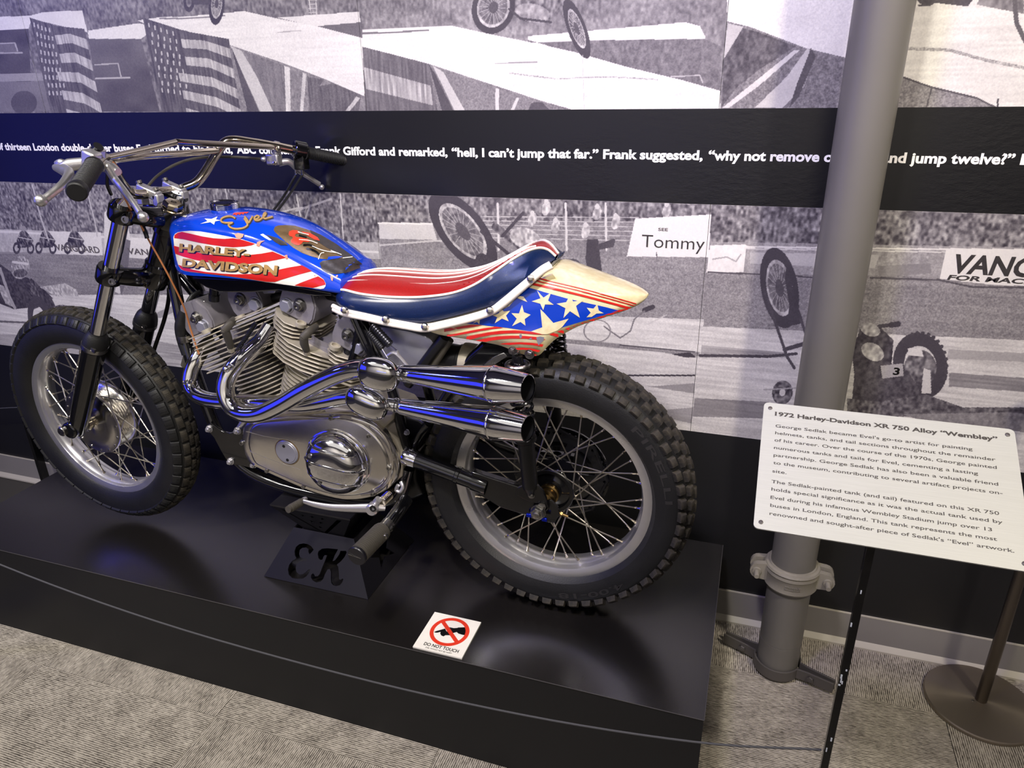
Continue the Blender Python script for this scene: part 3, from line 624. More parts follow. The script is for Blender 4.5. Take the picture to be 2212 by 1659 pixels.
plate_text('1972 Harley-Davidson XR 750 Alloy \u201cWembley\u201d',(200,188),(2000,372),.0083,.035)
for s,l,r in (("George Sedlak became Evel's go-to artist for painting",(205,275),(1797,458)),("helmets, tanks, and tail sections throughout the remainder",(203,333),(1983,541)),("of his career. Over the course of the 1970s, George painted",(197,388),(1993,608)),("numerous tanks and tails for Evel, cementing a lasting",(193,450),(1842,655)),("partnership. George Sedlak has also been a valuable friend",(190,510),(2005,742)),("to the museum, contributing to several artifact projects on-",(187,572),(2040,815)),("site.",(180,637),(295,652)),("The Sedlak-painted tank (and tail) featured on this XR 750",(172,728),(2012,975)),("holds special significance as it was the actual tank used by",(172,788),(2040,1048)),("Evel during his infamous Wembley Stadium jump over 13",(165,853),(1955,1110)),("buses in London, England. This tank represents the most",(163,918),(1995,1186)),("renowned and sought-after piece of Sedlak's \u201cEvel\u201d artwork.",(157,983),(2135,1282))):
    plate_text(s,l,r,.0062,.008)
for a,b_ in ((.011,.012),(PWd-.011,.012),(.011,PH-.012),(PWd-.011,PH-.012)):
    bm=BM(); lathe(bm,[(0,-.0005),(.0038,-.0005),(.0036,.001),(.0016,.0018),(.0014,.0012),(0,.0010)],pp(a,b_),U3,14); mk('screw',bm,'ink_grey2',st)
bm=BM(); box(bm,(.2270,1.0765,.4600),(.0125,.013,.92)); mk('post',bm,'post_black',st,smooth=False,bevel=.001)
bm=BM()
for k in range(9): box(bm,(.2210+rng.rand()*.008,1.0697,.45+rng.rand()*.40),(.0015+rng.rand()*.002,.001,.003+rng.rand()*.007))
mk('paint_chips',bm,'post_chip',st,smooth=False)
bm=BM(); box(bm,(.2270,1.10,.006),(.16,.26,.012)); mk('foot',bm,'post_black',st,smooth=False)
bm=BM(); box(bm,(.2270,1.105,.925),(.10,.05,.004),Matrix.Rotation(R(31.7),3,'X')); mk('bracket',bm,'post_black',st,smooth=False)
# low barrier cord
ba=empty('rope_barrier',(-2.256,1.05,0),'low barrier with a thin grey cord sagging in front of the plinth','barrier')
cpx=[(-2.249,.545),(-1.80,.4455),(-1.3,.388),(-.777,.374),(-.35,.392),(-.005,.426),(.2185,.4597)]
bm=BM(); tube(bm,[V((x,1.05+.034*max(0,(x+.1)/.33),z)) for x,z in cpx],.0022,8,smooth=6); mk('cord',bm,'cord_grey',ba)
bm=BM(); box(bm,(-2.256,1.05,.285),(.0125,.025,.57)); mk('post',bm,'post_black',ba,smooth=False); bm=BM(); tube(bm,[(-2.256,1.05,0),(-2.256,1.05,.012)],.10,32); mk('foot',bm,'post_black',ba)
# post behind the plinth at the left
ba=empty('rope_barrier',(-2.745,1.875,0),'thin black barrier post behind the front tyre with a dark cord leading left','barrier')
bm=BM(); box(bm,(-2.745,1.875,.2175),(.018,.03,.435)); mk('post',bm,'post_black',ba,smooth=False,bevel=.001)
bm=BM(); box(bm,(-2.745,1.86,.005),(.10,.14,.010)); mk('foot',bm,'post_black',ba,smooth=False)
bm=BM(); tube(bm,[(-2.754,1.875,.42),(-3.1,1.875,.37),(-3.6,1.875,.36)],.002,8,smooth=5); mk('cord',bm,'cord_grey',ba)

# ---------------------------------------------------------------- grey standpipe
PX,PY,PR=.196,1.78,.0575
pi=empty('standpipe',(PX,PY,0),'tall grey painted pipe standing against the wall','pipe')
bm=BM(); lathe(bm,[(PR,.0),(PR,.06),(PR,.118),(PR-.0008,.1182),(PR-.0008,.1196),(PR,.1198),(PR,.6),(PR,3.2)],(PX,PY,0),(0,0,1),48); mk('pipe',bm,'pipe_grey',pi,ang=12)
cz=.345
bm=BM(); lathe(bm,[(PR,-.034),(PR+.010,-.034),(PR+.0135,-.028),(PR+.0115,-.02),(PR+.011,.006),(PR+.0145,.012),(PR+.0125,.02),(PR+.0155,.026),(PR+.012,.031),(PR+.006,.033),(PR+.004,.036),(PR,.036)],(PX,PY,cz),(0,0,1),48); cp=mk('pipe_coupling',bm,'clamp_grey',pi)
for s in (-1,1):
    for dy in (-.017,.017):
        bm=BM(); ol=[]
        for k in range(9): a=R(-90+k*22.5); ol.append((PX+s*(.088+.021*cos(a)),PY+dy-.009,cz+.002+.024*sin(a)))
        ol=[(PX+s*.055,PY+dy-.009,cz-.024)]+ol+[(PX+s*.055,PY+dy-.009,cz+.030)]
        prism(bm,ol,(0,.018,0),.003); mk('lug',bm,'clamp_grey',cp)
    bm=BM(); c=(PX+s*.091,PY-.020,cz+.002); lathe(bm,[(0,0),(.0125,0),(.0125,.009),(.0115,.011),(.0072,.011),(.0072,.032),(.0062,.034),(0,.034)],c,(0,-1,0),6 if 0 else 14); mk('bolt',bm,'clamp_grey',cp)
# raised casting mark on the coupling
bm=BM()
for k in range(11):
    a=R(-90-9+k*3.1+ -4); 
    for dz in (-.006,.003): box(bm,(PX+(PR+.0125)*cos(a),PY+(PR+.0125)*sin(a),cz-.006+dz*.8),(.0016,.0028,.0045),Matrix.Rotation(a,3,'Z'))
mk('casting_mark',bm,'clamp_grey',cp,smooth=False)
# two strap halves bolted around the foot
pL=onZ(1566,1366,.045); pR_=onZ(1803,1474,.045); ax=(pR_-pL); ax.z=0; ax.normalize(); nrm=V((-ax.y,ax.x,0))
if nrm.y>0: nrm=-nrm
aL=(pL-V((PX,PY,0))).dot(ax); aR=(pR_-V((PX,PY,0))).dot(ax)
for s,nm in ((1,'front_strap'),(-1,'back_strap')):
    n=nrm*s; pth=[]
    pth.append(V((PX,PY,0))+ax*aL+n*.005); pth.append(V((PX,PY,0))+ax*(-.088)+n*.008)
    for k in range(13):
        a=R(168-k*13); pth.append(V((PX,PY,0))+ax*((PR+.0035)*cos(a))+n*((PR+.0035)*sin(a)))
    pth.append(V((PX,PY,0))+ax*.088+n*.008); pth.append(V((PX,PY,0))+ax*aR+n*.005)
    bm=BM(); rings=[]; fr=frames(pth)
    for p,(t,_,_2) in zip(pth,fr):
        nn=V((-t.y,t.x,0)).normalized(); nn=nn if nn.dot(n)>0 else -nn
        rings.append([bm.verts.new(q) for q in (p+V((0,0,.012)),p+V((0,0,.045)),p+nn*.0055+V((0,0,.045)),p+nn*.0055+V((0,0,.012)))])
    for a,b_ in zip(rings,rings[1:]):
        for k in range(4): bm.faces.new((a[k],a[(k+1)%4],b_[(k+1)%4],b_[k]))
    bm.faces.new(rings[0]); bm.faces.new(rings[-1][::-1]); mk(nm,bm,'clampdark',pi,bevel=.0008)
for a in (-.100,.100):
    bm=BM(); hexbolt(bm,V((PX,PY,.028))+ax*a+nrm*.012,nrm,.010,.008); mk('bolt',bm,'clampdark',pi)

# ---------------------------------------------------------------- stanchion
sc=V((.727,1.806,0)); sn=empty('stanchion',sc,'dark bronze post on a round brushed metal base at the right edge','post')
bm=BM(); lathe(bm,[(0,0),(.136,0),(.1385,.003),(.1385,.010),(.136,.0135),(.10,.0155),(.02,.0185),(0,.0185)],sc,(0,0,1),96); o=mk('round_base',bm,'bronze',sn)
nt=MATS['bronze'].node_tree; nt.nodes['Principled BSDF'].inputs['Anisotropic'].default_value=.8
tg=nt.nodes.new('ShaderNodeTangent'); tg.direction_type='RADIAL'; tg.axis='Z'; nt.links.new(tg.outputs[0],nt.nodes['Principled BSDF'].inputs['Tangent'])
# radial tangent is taken about the object's own centre
o.data.transform(Matrix.Translation(-sc)); o.matrix_basis=Matrix.Translation(sc)
mat('bronze_pole',(98,90,80),.28,.85)
bm=BM(); tube(bm,[sc+V((0,0,.018)),sc+V((0,0,.98))],.0145,32); lathe(bm,[(.0145,.98),(.020,.985),(.020,1.0),(0,1.004)],sc,(0,0,1),32); mk('pole',bm,'bronze_pole',sn)
bm=BM(); lathe(bm,[(.0028,0),(.0028,.003),(0,.0034)],sc+V((-.022,-.012,.018)),(0,0,1),10); mk('screw',bm,'steel',sn)
# ================================================================ THE MOTORCYCLE
bike=empty('motorcycle',(-1.15,YM,PZ),'red, white and blue flat-track motorcycle with chrome high pipes on the black plinth','motorcycle')
def part(name,loc,label=None,parent=None): return empty(name,loc,label,None,parent or bike)
def sub(name,bm,m,parent=None,**k): return mk(name,bm,m,parent or bike,**k)
REAR=V((-.4095,1.505,.675)); FRONT=V((-1.809,1.464,.6948))
ROTF=Matrix.Rotation(R(-3.5),4,'Z')@Matrix.Rotation(R(2.3),4,'X')     # front end is turned a touch
def ftr(v): return FRONT+Matrix.Rotation(R(-2.5),3,'Z')@(V(v)-FRONT)

# ---------------- wheels
def wheel(c,name,label,rt,wt,rear,T):
    w=part(name,c,label); Ax=V((0,-1,0))
    def fin(o): 
        if T is not None: o.data.transform(Matrix.Translation(c)@T@Matrix.Translation(-c))
        return o
    # rim
    hw=.036 if rear else .031; g=.99 if rear else 1.0
    prof=[(.2525,hw-.003),(.2540,hw),(.2525,hw+.0025),(.249,hw+.003),(.240,hw+.0015),(.2305,hw-.0015),(.2285,hw-.006),(.2283,.022),(.2265,.018),(.2235,.013),(.2225,.006)]
    prof=prof+[(.2215,0)]+[(r,-h) for r,h in prof[::-1]]+[(.245,-hw+.006),(.236,-.015),(.236,.015),(.245,hw-.006)]
    bm=BM(); lathe(bm,[(r*g,h) for r,h in prof],c,Ax,96,closed=True); fin(sub('rim',bm,'rim_metal',w))
    # tyre carcass
    a=wt/2; rc=.290; br=rt-rc
    sec=[(.246*g,.0325),(.252*g,.0385),(.262*g,a*.90),(.275,a*.985),(.290,a),(.303,a*.965)]
    for k in range(1,9):
        t=R(90-k*90/8); sec.append((rc+.010+(br-.010)*cos(t),a*.965*sin(t)))
    full=sec+[(r,-h) for r,h in sec[-2::-1]]+[(.240*g,-.020),(.240*g,.020)]
    bm=BM(); lathe(bm,full,c,Ax,96,closed=True); fin(sub('tyre',bm,'rubber',w))
    # tread blocks
    def sect(phi,lift=0):
        t=phi; y=a*.965*sin(t); r=rc+.010+(br-.010)*cos(t); n=(sin(t)/(a*.965),cos(t)/(br-.010)); l=math.hypot(*n); return y+n[0]/l*lift,r+n[1]/l*lift,math.atan2(n[0],n[1])
    def block(nm,L_,W_,H_,m,tp=.8,ribs=0):
        bm=BM(); box(bm,(0,0,H_/2-.002),(L_,W_,H_+.004),None,tp)
        if ribs:
            for k in range(ribs): box(bm,(-L_*.18+L_*.36*k/max(1,ribs-1),0,H_+.0004),(.0012,W_*.7,.0012))
        bmesh.ops.bevel(bm,geom=[e for e in bm.edges if all(v.co.z>H_*.7 and abs(v.co.z-H_)<.0015 for v in e.verts)],offset=.0012,segments=1,affect='EDGES')
        return mesh_of(nm,bm,m,50)
    def place(nm,me,phi,th):
        y,r,tilt=sect(phi)
        # local: x circumferential, y lateral (towards viewer negative world y), z outward
        Rw=Matrix.Rotation(th,4,'Y'); Rt=Matrix.Rotation(tilt,4,'X')
        mw=Matrix.Translation(c)@(T if T is not None else Matrix.Identity(4))@Rw@Matrix.Translation((0,-y,r))@Rt
        inst(nm,me,mw,w)
    if rear:
        n=56; mc=block('tread_block',.028,.022,.0105,'rubber_tread'); mm=block('tread_block',.026,.020,.0105,'rubber_tread'); ms_=block('tread_block',.0255,.019,.0115,'rubber_tread',.8)
        for i in range(n):
            th=2*PI*i/n
            place('tread_block',mc,0,th)
            for s in (-1,1):
                place('tread_block',mm,s*R(29),th+PI/n*.9); place('tread_block',ms_,s*R(61),th+PI/n*(0.1))
    else:
        n=50; mc=block('tread_block',.033,.015,.005,'rubber_tread',.9,2); mm=block('tread_block',.036,.020,.005,'rubber_tread',.9,4); ml=block('tread_lug',.0365,.026,.004,'rubber',.93,2)
        for i in range(n):
            th=2*PI*i/n; place('tread_block',mc,0,th)
            for s in (-1,1): place('tread_block',mm,s*R(24),th+PI/n*(1 if s>0 else .6)); place('tread_lug',ml,s*R(60),th+PI/n*.4)
    # spokes with their nipples
    fl=.055 if rear else .100; ho=(.030,-.030) if rear else (.034,-.030); k=20 if rear else 20
    bm=BM(); tube(bm,[(0,0,0),(0,0,1)],.0019,6); sp=mesh_of('spoke',bm,'spoke_metal'); bm=BM(); lathe(bm,[(.0042,0),(.0040,.004),(.0026,.006),(.0024,.016),(0,.016)],(0,0,0),(0,0,1),8); npl=mesh_of('nipple',bm,'nickel')
    for si,s in enumerate((1,-1)):
        for i in range(k):
            th=2*PI*i/k+si*PI/k; d=(1 if i%2 else -1); dth=R(64 if rear else 48)*d
            a0=V((sin(th+dth)*fl,-ho[si],cos(th+dth)*fl)); thr=th; b0=V((sin(thr)*.2235*g,-s*.007,cos(thr)*.2235*g))
            if T is not None: a0=T.to_3x3()@a0; b0=T.to_3x3()@b0
            dv=b0-a0; q=dv.to_track_quat('Z','Y').to_matrix().to_4x4(); q2=(-dv).to_track_quat('Z','Y').to_matrix().to_4x4()
            inst('spoke',sp,Matrix.Translation(c+a0)@q@Matrix.Diagonal((1,1,dv.length,1)),w)
            if b0.z<.12 or True: inst('nipple',npl,Matrix.Translation(c+b0)@q2,w)
    return w,fin
wr,_=wheel(REAR,'rear_wheel','spoked rear wheel with a knobbly tyre',.3370,.122,True,None)
wf,finf=wheel(FRONT,'front_wheel','spoked front wheel with a worn block-tread tyre',.3385,.098,False,ROTF)
Ax=V((0,-1,0)); Af=ROTF.to_3x3()@Ax
# front hub: polished brake side plate and ribbed drum
bm=BM(); lathe(bm,[(0,.060),(.010,.060),(.014,.056),(.016,.050),(.024,.047),(.056,.044),(.076,.045),(.084,.042),(.104,.041),(.1055,.038),(.1055,.034),(.101,.033)]+[(.101 if k%2 else .0965,.031-k*.0040) for k in range(12)]+[(.105,-.020),(.105,-.026),(.03,-.03),(0,-.03)],FRONT,Af,64); hub=sub('front_hub',bm,'polished',wf)
fu=Af.orthogonal().normalized(); fw=Af.cross(fu)
for k in range(16):
    t=2*PI*k/16; bm=BM(); lathe(bm,[(.0036,0),(.0032,.002),(0,.003)],FRONT+(fu*cos(t)+fw*sin(t))*.0965+Af*.041,Af,10); sub('rivet',bm,'steel',wf)
# rear hub, sprocket and brake
bm=BM(); lathe(bm,[(0,.062),(.016,.062),(.018,.055),(.022,.055),(.022,.040),(.026,.039),(.026,.036),(.034,.035),(.040,.032),(.056,.031),(.058,.028),(.056,.026),(.030,.024),(.026,0),(.030,-.024),(.060,-.028),(.060,-.034),(0,-.036)],REAR,Ax,48); sub('rear_hub',bm,'frame_black',wr)
bm=BM(); lathe(bm,[(.014,.040),(.026,.044),(.026,.052),(.021,.054),(.021,.066),(.024,.068),(.024,.076),(.016,.078),(.012,.088),(0,.088)],REAR,Ax,32); sub('bearing_collar',bm,'brass',wr)
bm=BM(); lathe(bm,[(.050,.0335),(.058,.0335),(.060,.036),(.058,.0385),(.050,.0385)],REAR,Ax,48,closed=True); sub('brake_flange',bm,'blacksatin',wr)
bm=BM(); tn=48; ro=.118; ol=[]
for k in range(tn*4):
    t=2*PI*k/(tn*4); r=ro+(.004 if k%4 in(1,2) else -.004); ol.append((r,t))
vo=[[bm.verts.new(REAR+V((cos(t)*r,.050+dy,sin(t)*r))) for r,t in ol] for dy in (0,.006)]; vi=[[bm.verts.new(REAR+V((cos(t)*.094,.050+dy,sin(t)*.094))) for r,t in ol] for dy in (0,.006)]
n=len(ol)
for k in range(n):
    k2=(k+1)%n; bm.faces.new((vo[0][k],vo[0][k2],vo[1][k2],vo[1][k])); bm.faces.new((vo[0][k],vo[0][k2],vi[0][k2],vi[0][k])); bm.faces.new((vo[1][k],vo[1][k2],vi[1][k2],vi[1][k])); bm.faces.new((vi[0][k],vi[0][k2],vi[1][k2],vi[1][k]))
for k in range(5):
    t=2*PI*k/5; d=V((cos(t),0,sin(t))); box(bm,REAR+V((0,.053,0))+d*.065,(.075,.005,.018),Matrix.Rotation(-t,3,'Y'))
sub('sprocket',bm,'blacksatin',wr,smooth=False)
CP=Q(-.80,.735,-.055)
bm=BM(); tube(bm,[REAR+V((0,.053,.124)),CP+V((0,0,.036)),CP+V((-.036,0,0)),CP+V((0,0,-.036)),REAR+V((0,.053,-.124)),REAR+V((.088,.053,-.088)),REAR+V((.124,.053,0)),REAR+V((.088,.053,.088))],.0055,6,closed=True); sub('drive_chain',bm,'blacksatin')
# brake disc on the far side seen through the spokes
bm=BM(); lathe(bm,[(.075,-.062),(.128,-.062),(.128,-.067),(.075,-.067)],REAR,Ax,64,closed=True); sub('brake_disc',bm,'frame_black',wr)

# raised lettering on the sidewall
def arc_text(t_,a0,a1,r0,h,off):
    v,f,(x0,x1,y0,y1)=text2d(t_,.01); bm=BM(); vv=[]
    for x,y in v:
        a=R(a0+(a1-a0)*(x-x0)/(x1-x0)); r=r0+y*h/.73; vv.append(bm.verts.new(REAR+V((cos(a)*r,-off,sin(a)*r))))
    for q in f:
        try: bm.faces.new([vv[i] for i in q])
        except ValueError: pass
    for fc in bm.faces: fc.normal_update()
    ge=bmesh.ops.extrude_face_region(bm,geom=bm.faces[:])
    for g_ in ge['geom']:
        if isinstance(g_,bmesh.types.BMVert): g_.co.y+=.002
    sub('raised_lettering',bm,'rubber_letter',wr,smooth=False)
mat('rubber_letter',(40,38,38),.5)
arc_text('PIRELLI',47,6,.283,.017,.0612); arc_text('4.00-18',-48,-84,.284,.016,.0612)

# ---------------- swing arm, axle and shocks
sw=part('swing_arm',Q(-.775,.742,.10))
bm=BM(); p0=P(878,985,.105); p1=P(1030,1042,.108); tube(bm,[p0,p0+(p1-p0)*.985],[.0215,.0205],20); sub('arm_tube',bm,'frame_black',sw)
bm=BM(); d=(p1-p0).normalized(); lathe(bm,[(0,-.004),(.021,-.003),(.0235,.002),(.0235,.020),(.0225,.024),(.0225,.034)],p0-d*.004,d,24); sub('pivot_cap',bm,'chrome',sw)
bm=BM(); lathe(bm,[(.0210,-.006),(.0228,-.004),(.0228,.004),(.0210,.006)],P(990,1027,.107),d,24); lathe(bm,[(.0235,-.018),(.0240,-.010),(.0240,.012),(.0225,.020)],P(1037,1044,.108),d,24); sub('weld_collar',bm,'frame_black',sw)
# deep rear end of the arm
ol=[P(1018,1019,.118),P(1085,1040,.118),P(1122,1052,.118),P(1150,1068,.118),P(1182,1085,.118),P(1185,1100,.118),P(1170,1118,.118),P(1130,1112,.118),P(1080,1096,.118),P(1035,1070,.118),P(1022,1048,.118)]
bm=BM(); prism(bm,ol,(0,.022,0)); sub('arm_end',bm,'frame_black',sw,bevel=.003)
ol=[P(x,y,.124) for x,y in ((1112,1068),(1118,1054),(1135,1048),(1160,1048),(1172,1060),(1180,1078),(1182,1094),(1165,1090),(1140,1082))]
bm=BM(); prism(bm,ol,(0,.008,0)); sub('shock_mount',bm,'frame_black',sw,bevel=.001)
bm=BM(); hexbolt(bm,P(1148,1070,.124),(0,-1,0),.0065,.006); sub('mount_bolt',bm,'steel',sw)
ol=[P(x,y,.112) for x,y in ((1176,1082),(1190,1080),(1205,1095),(1208,1112),(1198,1130),(1180,1128),(1172,1110))]
bm=BM(); prism(bm,ol,(0,.006,0)); sub('axle_plate',bm,'frame_black',sw,bevel=.001)
an=P(1163,1105,.128)
bm=BM(); lathe(bm,[(.019,0),(.0185,.004),(.0165,.004)],an,(0,-1,0),20); lathe(bm,[(.0175,.003),(.0175,.013),(.0155,.0155),(.006,.0155),(.0055,.017),(0,.0172)],an,(0,-1,0),6); lathe(bm,[(.0095,.013),(.0095,.020),(.008,.021),(0,.021)],an,(0,-1,0),20); sub('axle_nut',bm,'steel',sw)
for x,y in ((1143,1113),(1176,1122)):
    bm=BM(); box(bm,P(x,y,.129),(.013,.006,.009)); sub('adjuster_tab',bm,'blue_anodised',sw,bevel=.001)
bm=BM(); tube(bm,[P(1208,1108,.10),P(1227,1116,.10)],.004,12); lathe(bm,[(.0065,0),(.0065,.005),(.004,.006)],P(1211,1109,.10),P(1227,1116,.10)-P(1208,1108,.10),6); sub('chain_adjuster',bm,'brass',sw)
bm=BM(); tube(bm,[Q(REAR.x,REAR.z,.13),Q(REAR.x,REAR.z,-.13)],.010,16); sub('axle',bm,'steel',sw)
bm=BM(); tube(bm,[Q(-.79,.745,-.105),Q(-.60,.70,-.108),Q(-.42,.66,-.11)],.019,16); box(bm,Q(-.45,.668,-.112),(.12,.02,.05)); sub('far_arm',bm,'frame_black',sw,bevel=.002)
bm=BM(); tube(bm,[Q(-.785,.742,.10),Q(-.785,.742,-.10)],.022,20); sub('pivot_tube',bm,'frame_black',sw)
def shock(o,label,vis):
    bot=P(1147,1066,.118) if o>0 else Q(P(1147,1066,.118).x,P(1147,1066,.118).z,o); top=Q(-.470,1.055,o)
    s=part('rear_shock',top,label); d=(top-bot).normalized(); L_=(top-bot).length; at=lambda t: bot+d*t
    bm=BM(); lathe(bm,[(0,.0),(.012,.0),(.014,.01),(.0185,.016),(.0195,.022),(.0195,.135),(.023,.138),(.026,.142),(.026,.150),(.018,.152)],bot,d,24); sub('shock_body',bm,'blacksatin',s)
    bm=BM(); tube(bm,[at(.14),at(L_-.02)],.007,16); sub('damper_rod',bm,'chrome',s)
    u=d.orthogonal().normalized(); w=d.cross(u); n=9; pts=[at(.153+(L_-.19)*t/(n*14))+(u*cos(2*PI*t/14)+w*sin(2*PI*t/14))*.0235 for t in range(n*14+1)]
    bm=BM(); tube(bm,pts,.0042,8); sub('coil_spring',bm,'frame_black',s)
    bm=BM(); lathe(bm,[(.012,L_-.040),(.025,L_-.040),(.026,L_-.036),(.025,L_-.032),(.014,L_-.030),(.012,L_-.01),(0,L_-.01)],bot,d,24); sub('spring_cap',bm,'frame_black',s)
    return s
bm=BM(); tube(bm,[P(1118,788,.118)+V((cos(R(t))*.024,sin(R(t))*.024,0)) for t in range(0,360,15)],.0055,10,closed=True); sub('spring_seat',bm,'steel')
shock(.118,'black coil-over shock behind the mufflers',True); shock(-.118,None,False)
# the far shock's spring shows above the tyre behind the tail
bm=BM(); b0=P(1207,760,-.06); t0=P(1203,715,-.06); d=(t0-b0); n=4; u=V((1,0,0)); w=V((0,1,0)); pts=[b0+d*(t/(n*14))+(u*cos(2*PI*t/14)+w*sin(2*PI*t/14))*.018 for t in range(n*14+1)]; tube(bm,pts,.0042,8); sub('tail_spring',bm,'frame_black')

# ---------------- fork
fk=part('front_fork',Q(-1.60,1.15,0)); FA=(P(257,500,.155)-P(168,930,.155)).normalized(); FA.y=0; FA.normalize()
axz=FRONT
def leg(o):
    base=P(166,936,.155) if o>0 else P(318,680,-.045); base=base if o>0 else base-FA*((base.z-P(166,936,.155).z)/FA.z); top=base+FA*.80; L_=.80; nm=fk
    bm=BM(); tube(bm,[base+FA*.28,base+FA*.768],.0195,28); sub('fork_tube',bm,'chrome',fk)
    bm=BM(); lathe(bm,[(0,.005),(.020,.006),(.0235,.015),(.0245,.05),(.0265,.08),(.0285,.19),(.0298,.27),(.0298,.322)],base,FA,32); sub('fork_slider',bm,'blackpaint',fk)
    bm=BM(); lathe(bm,[(.0303,.316),(.0322,.319),(.0322,.340),(.0310,.348),(.0280,.360),(.0235,.368),(.0208,.372),(.0200,.376)],base,FA,32); sub('dust_boot',bm,'boot' if False else 'rubber',fk)
    bm=BM(); lathe(bm,[(.0322,.321),(.0334,.321),(.0334,.333),(.0322,.333)],base,FA,32); box(bm,base+FA*.327+V((.020,-.026,0)),(.018,.006,.011),Matrix.Rotation(R(28),3,'Y')); sub('hose_clamp',bm,'steel',fk)
    # axle lug at the foot
    c=base+V((.004,0,.020)); bm=BM(); lathe(bm,[(0,-.028),(.024,-.027),(.026,-.02),(.026,.020),(.024,.027),(0,.028)],c,(0,1,0),28); box(bm,c+V((-.018,0,-.004)),(.03,.046,.026)); sub('axle_clamp',bm,'blackpaint',fk,bevel=.004)
    bm=BM(); lathe(bm,[(.014,.027),(.014,.033),(.012,.035),(0,.035)],c+V((-.02,0,-.002)),(0,-1,0),16); sub('clamp_bolt',bm,'steel',fk)
    for t,s_ in ((.262,-1),(.20,1)):
        bm=BM(); box(bm,base+FA*t+V((.030,0,.014))*s_*1.0,(.012,.014,.032),Matrix.Rotation(R(28),3,'Y')); sub('slider_lug',bm,'blue_anodised' if o>0 else 'blackpaint',fk,bevel=.002)
    return base
bL=leg(.102); bR=leg(-.102)
bm=BM(); tube(bm,[FRONT+Af*.11,FRONT-Af*.12],.009,20); lathe(bm,[(.018,.046),(.018,.056),(.0205,.058),(.0205,.064),(.016,.068)],FRONT,Af,24); sub('front_axle',bm,'nickel',fk)
# fork clamps
def clamp(z_t,name,h,bolts):
    tc=part(name,Q(-1.56,1.15,0),None,fk) if False else fk
    L1=bL+FA*z_t; R1=bR+FA*z_t; mid=(L1+R1)/2+V((.055,0,-.027))
    bm=BM()
    for e in (L1,R1): lathe(bm,[(.0195,-h*.5),(.030,-h*.5),(.0325,-h*.35),(.0325,h*.35),(.030,h*.5),(.0195,h*.5)],e,FA,28)
    for e in (L1,R1):
        s=spline([e+V((.012,0,-.004)),(e+mid)/2+V((.015,0,-.006)),mid],5); 
        tube(bm,s,[.022+.006*(i/len(s)) for i in range(len(s))],14,sx=.75)
    lathe(bm,[(0,-h*.6),(.034,-h*.6),(.036,-h*.4),(.036,h*.4),(.034,h*.6),(0,h*.6)],mid,FA,28)
    o=sub(name,bm,'blackpaint',fk,ang=50)
    for e in (L1,):
        bm=BM(); lathe(bm,[(.009,0),(.009,.004),(.005,.004),(.005,.001),(0,.001)],e+V((.032,-.026,-.012)),V((.3,-1,0)),14); sub('pinch_bolt',bm,'steel',fk)
    return L1,R1,mid
l1,l2,lm=clamp(.562,'lower_fork_clamp',.042,1); u1,u2,um=clamp(.742,'upper_fork_clamp',.040,1)
bm=BM(); lathe(bm,[(0,0),(.008,0),(.008,.006),(.005,.006),(.005,.003),(0,.003)],lm+V((.005,-.040,-.012)),(0,-1,0),14); sub('pinch_bolt',bm,'nickel',fk)
bm=BM(); lathe(bm,[(.012,0),(.012,.010),(.009,.012),(.006,.012),(.006,.008),(0,.008)],P(348,468,.035),V((-.3,-1,.1)),16); sub('pinch_bolt',bm,'nickel',fk)
bm=BM(); tube(bm,[lm-FA*.025,um+FA*.01],.028,28); lathe(bm,[(.028,0),(.033,.004),(.033,.020),(.028,.024)],lm+FA*.02,FA,28); lathe(bm,[(.028,0),(.033,.004),(.033,.020),(.028,.024)],um-FA*.045,FA,28); sub('head_tube',bm,'frame_black')
bm=BM(); lathe(bm,[(.026,.018),(.0275,.020),(.0275,.026),(.0235,.027)],um,FA,24); lathe(bm,[(.0235,.026),(.0235,.040),(.020,.044),(.008,.044),(.006,.041),(0,.041)],um,FA,6); sub('stem_nut',bm,'nickel',fk)

# ---------------- handlebar
hb=part('handlebar',Q(-1.46,1.36,0))
B_=lambda x,y,o:P(x,y,o)
right=[P(318,418,.055),P(345,414,.0),P(380,411,-.055),P(400,405,-.075),P(430,389,-.105),P(466,335,-.165),P(484,309,-.185),P(506,303,-.205),P(545,308,-.24),P(600,317,-.29),P(640,325,-.33)]
bm=BM(); tube(bm,right,.0125,16,smooth=6); bar=sub('handlebar_tube',bm,'nickel',hb)
left=[P(318,418,.055),P(300,420,.078),P(280,415,.10),P(262,395,.125),P(240,357,.17),P(228,342,.20),P(218,345,.235),P(206,358,.29)]
bm=BM(); tube(bm,left,.0125,16,smooth=6); sub('handlebar_tube',bm,'nickel',hb)
bm=BM(); tube(bm,[P(222,343,.215),P(300,326,.10),P(376,308,-.02),P(388,307,-.035),P(480,312,-.14),P(597,318,-.285)],.0078,12,smooth=4); sub('cross_brace',bm,'nickel',hb)
bm=BM(); tube(bm,[P(226,348,.20),P(300,338,.07),P(400,331,-.06),P(470,325,-.168)],.0085,12,smooth=4); sub('cross_brace',bm,'nickel',hb)
def grip(a,b,r,name,m,ringed):
    d=(b-a); L_=d.length; d.normalize(); g=part(name,a,None,hb)
    n=22; prof=[(0,-.001),(r*.95,-.001),(r*1.05,.003)]
    for k in range(n): prof+= [(r,.012+(L_-.03)*k/n),(r*.93,.012+(L_-.03)*(k+.25)/n),(r*.93,.012+(L_-.03)*(k+.4)/n),(r,.012+(L_-.03)*(k+.6)/n)]
    prof+=[(r*1.05,L_-.014),(r*1.1,L_-.008),(r*1.05,L_),(r*.9,L_+.002),(0,L_+.002)]
    bm=BM(); lathe(bm,prof,a,d,28); return sub('grip',bm,m,hb,ang=25)
grip(P(204,356,.300),P(165,415,.430),.0185,'left_grip','grip',1)
grip(P(655,328,-.345),P(754,348,-.452),.0175,'right_grip','grip',1)
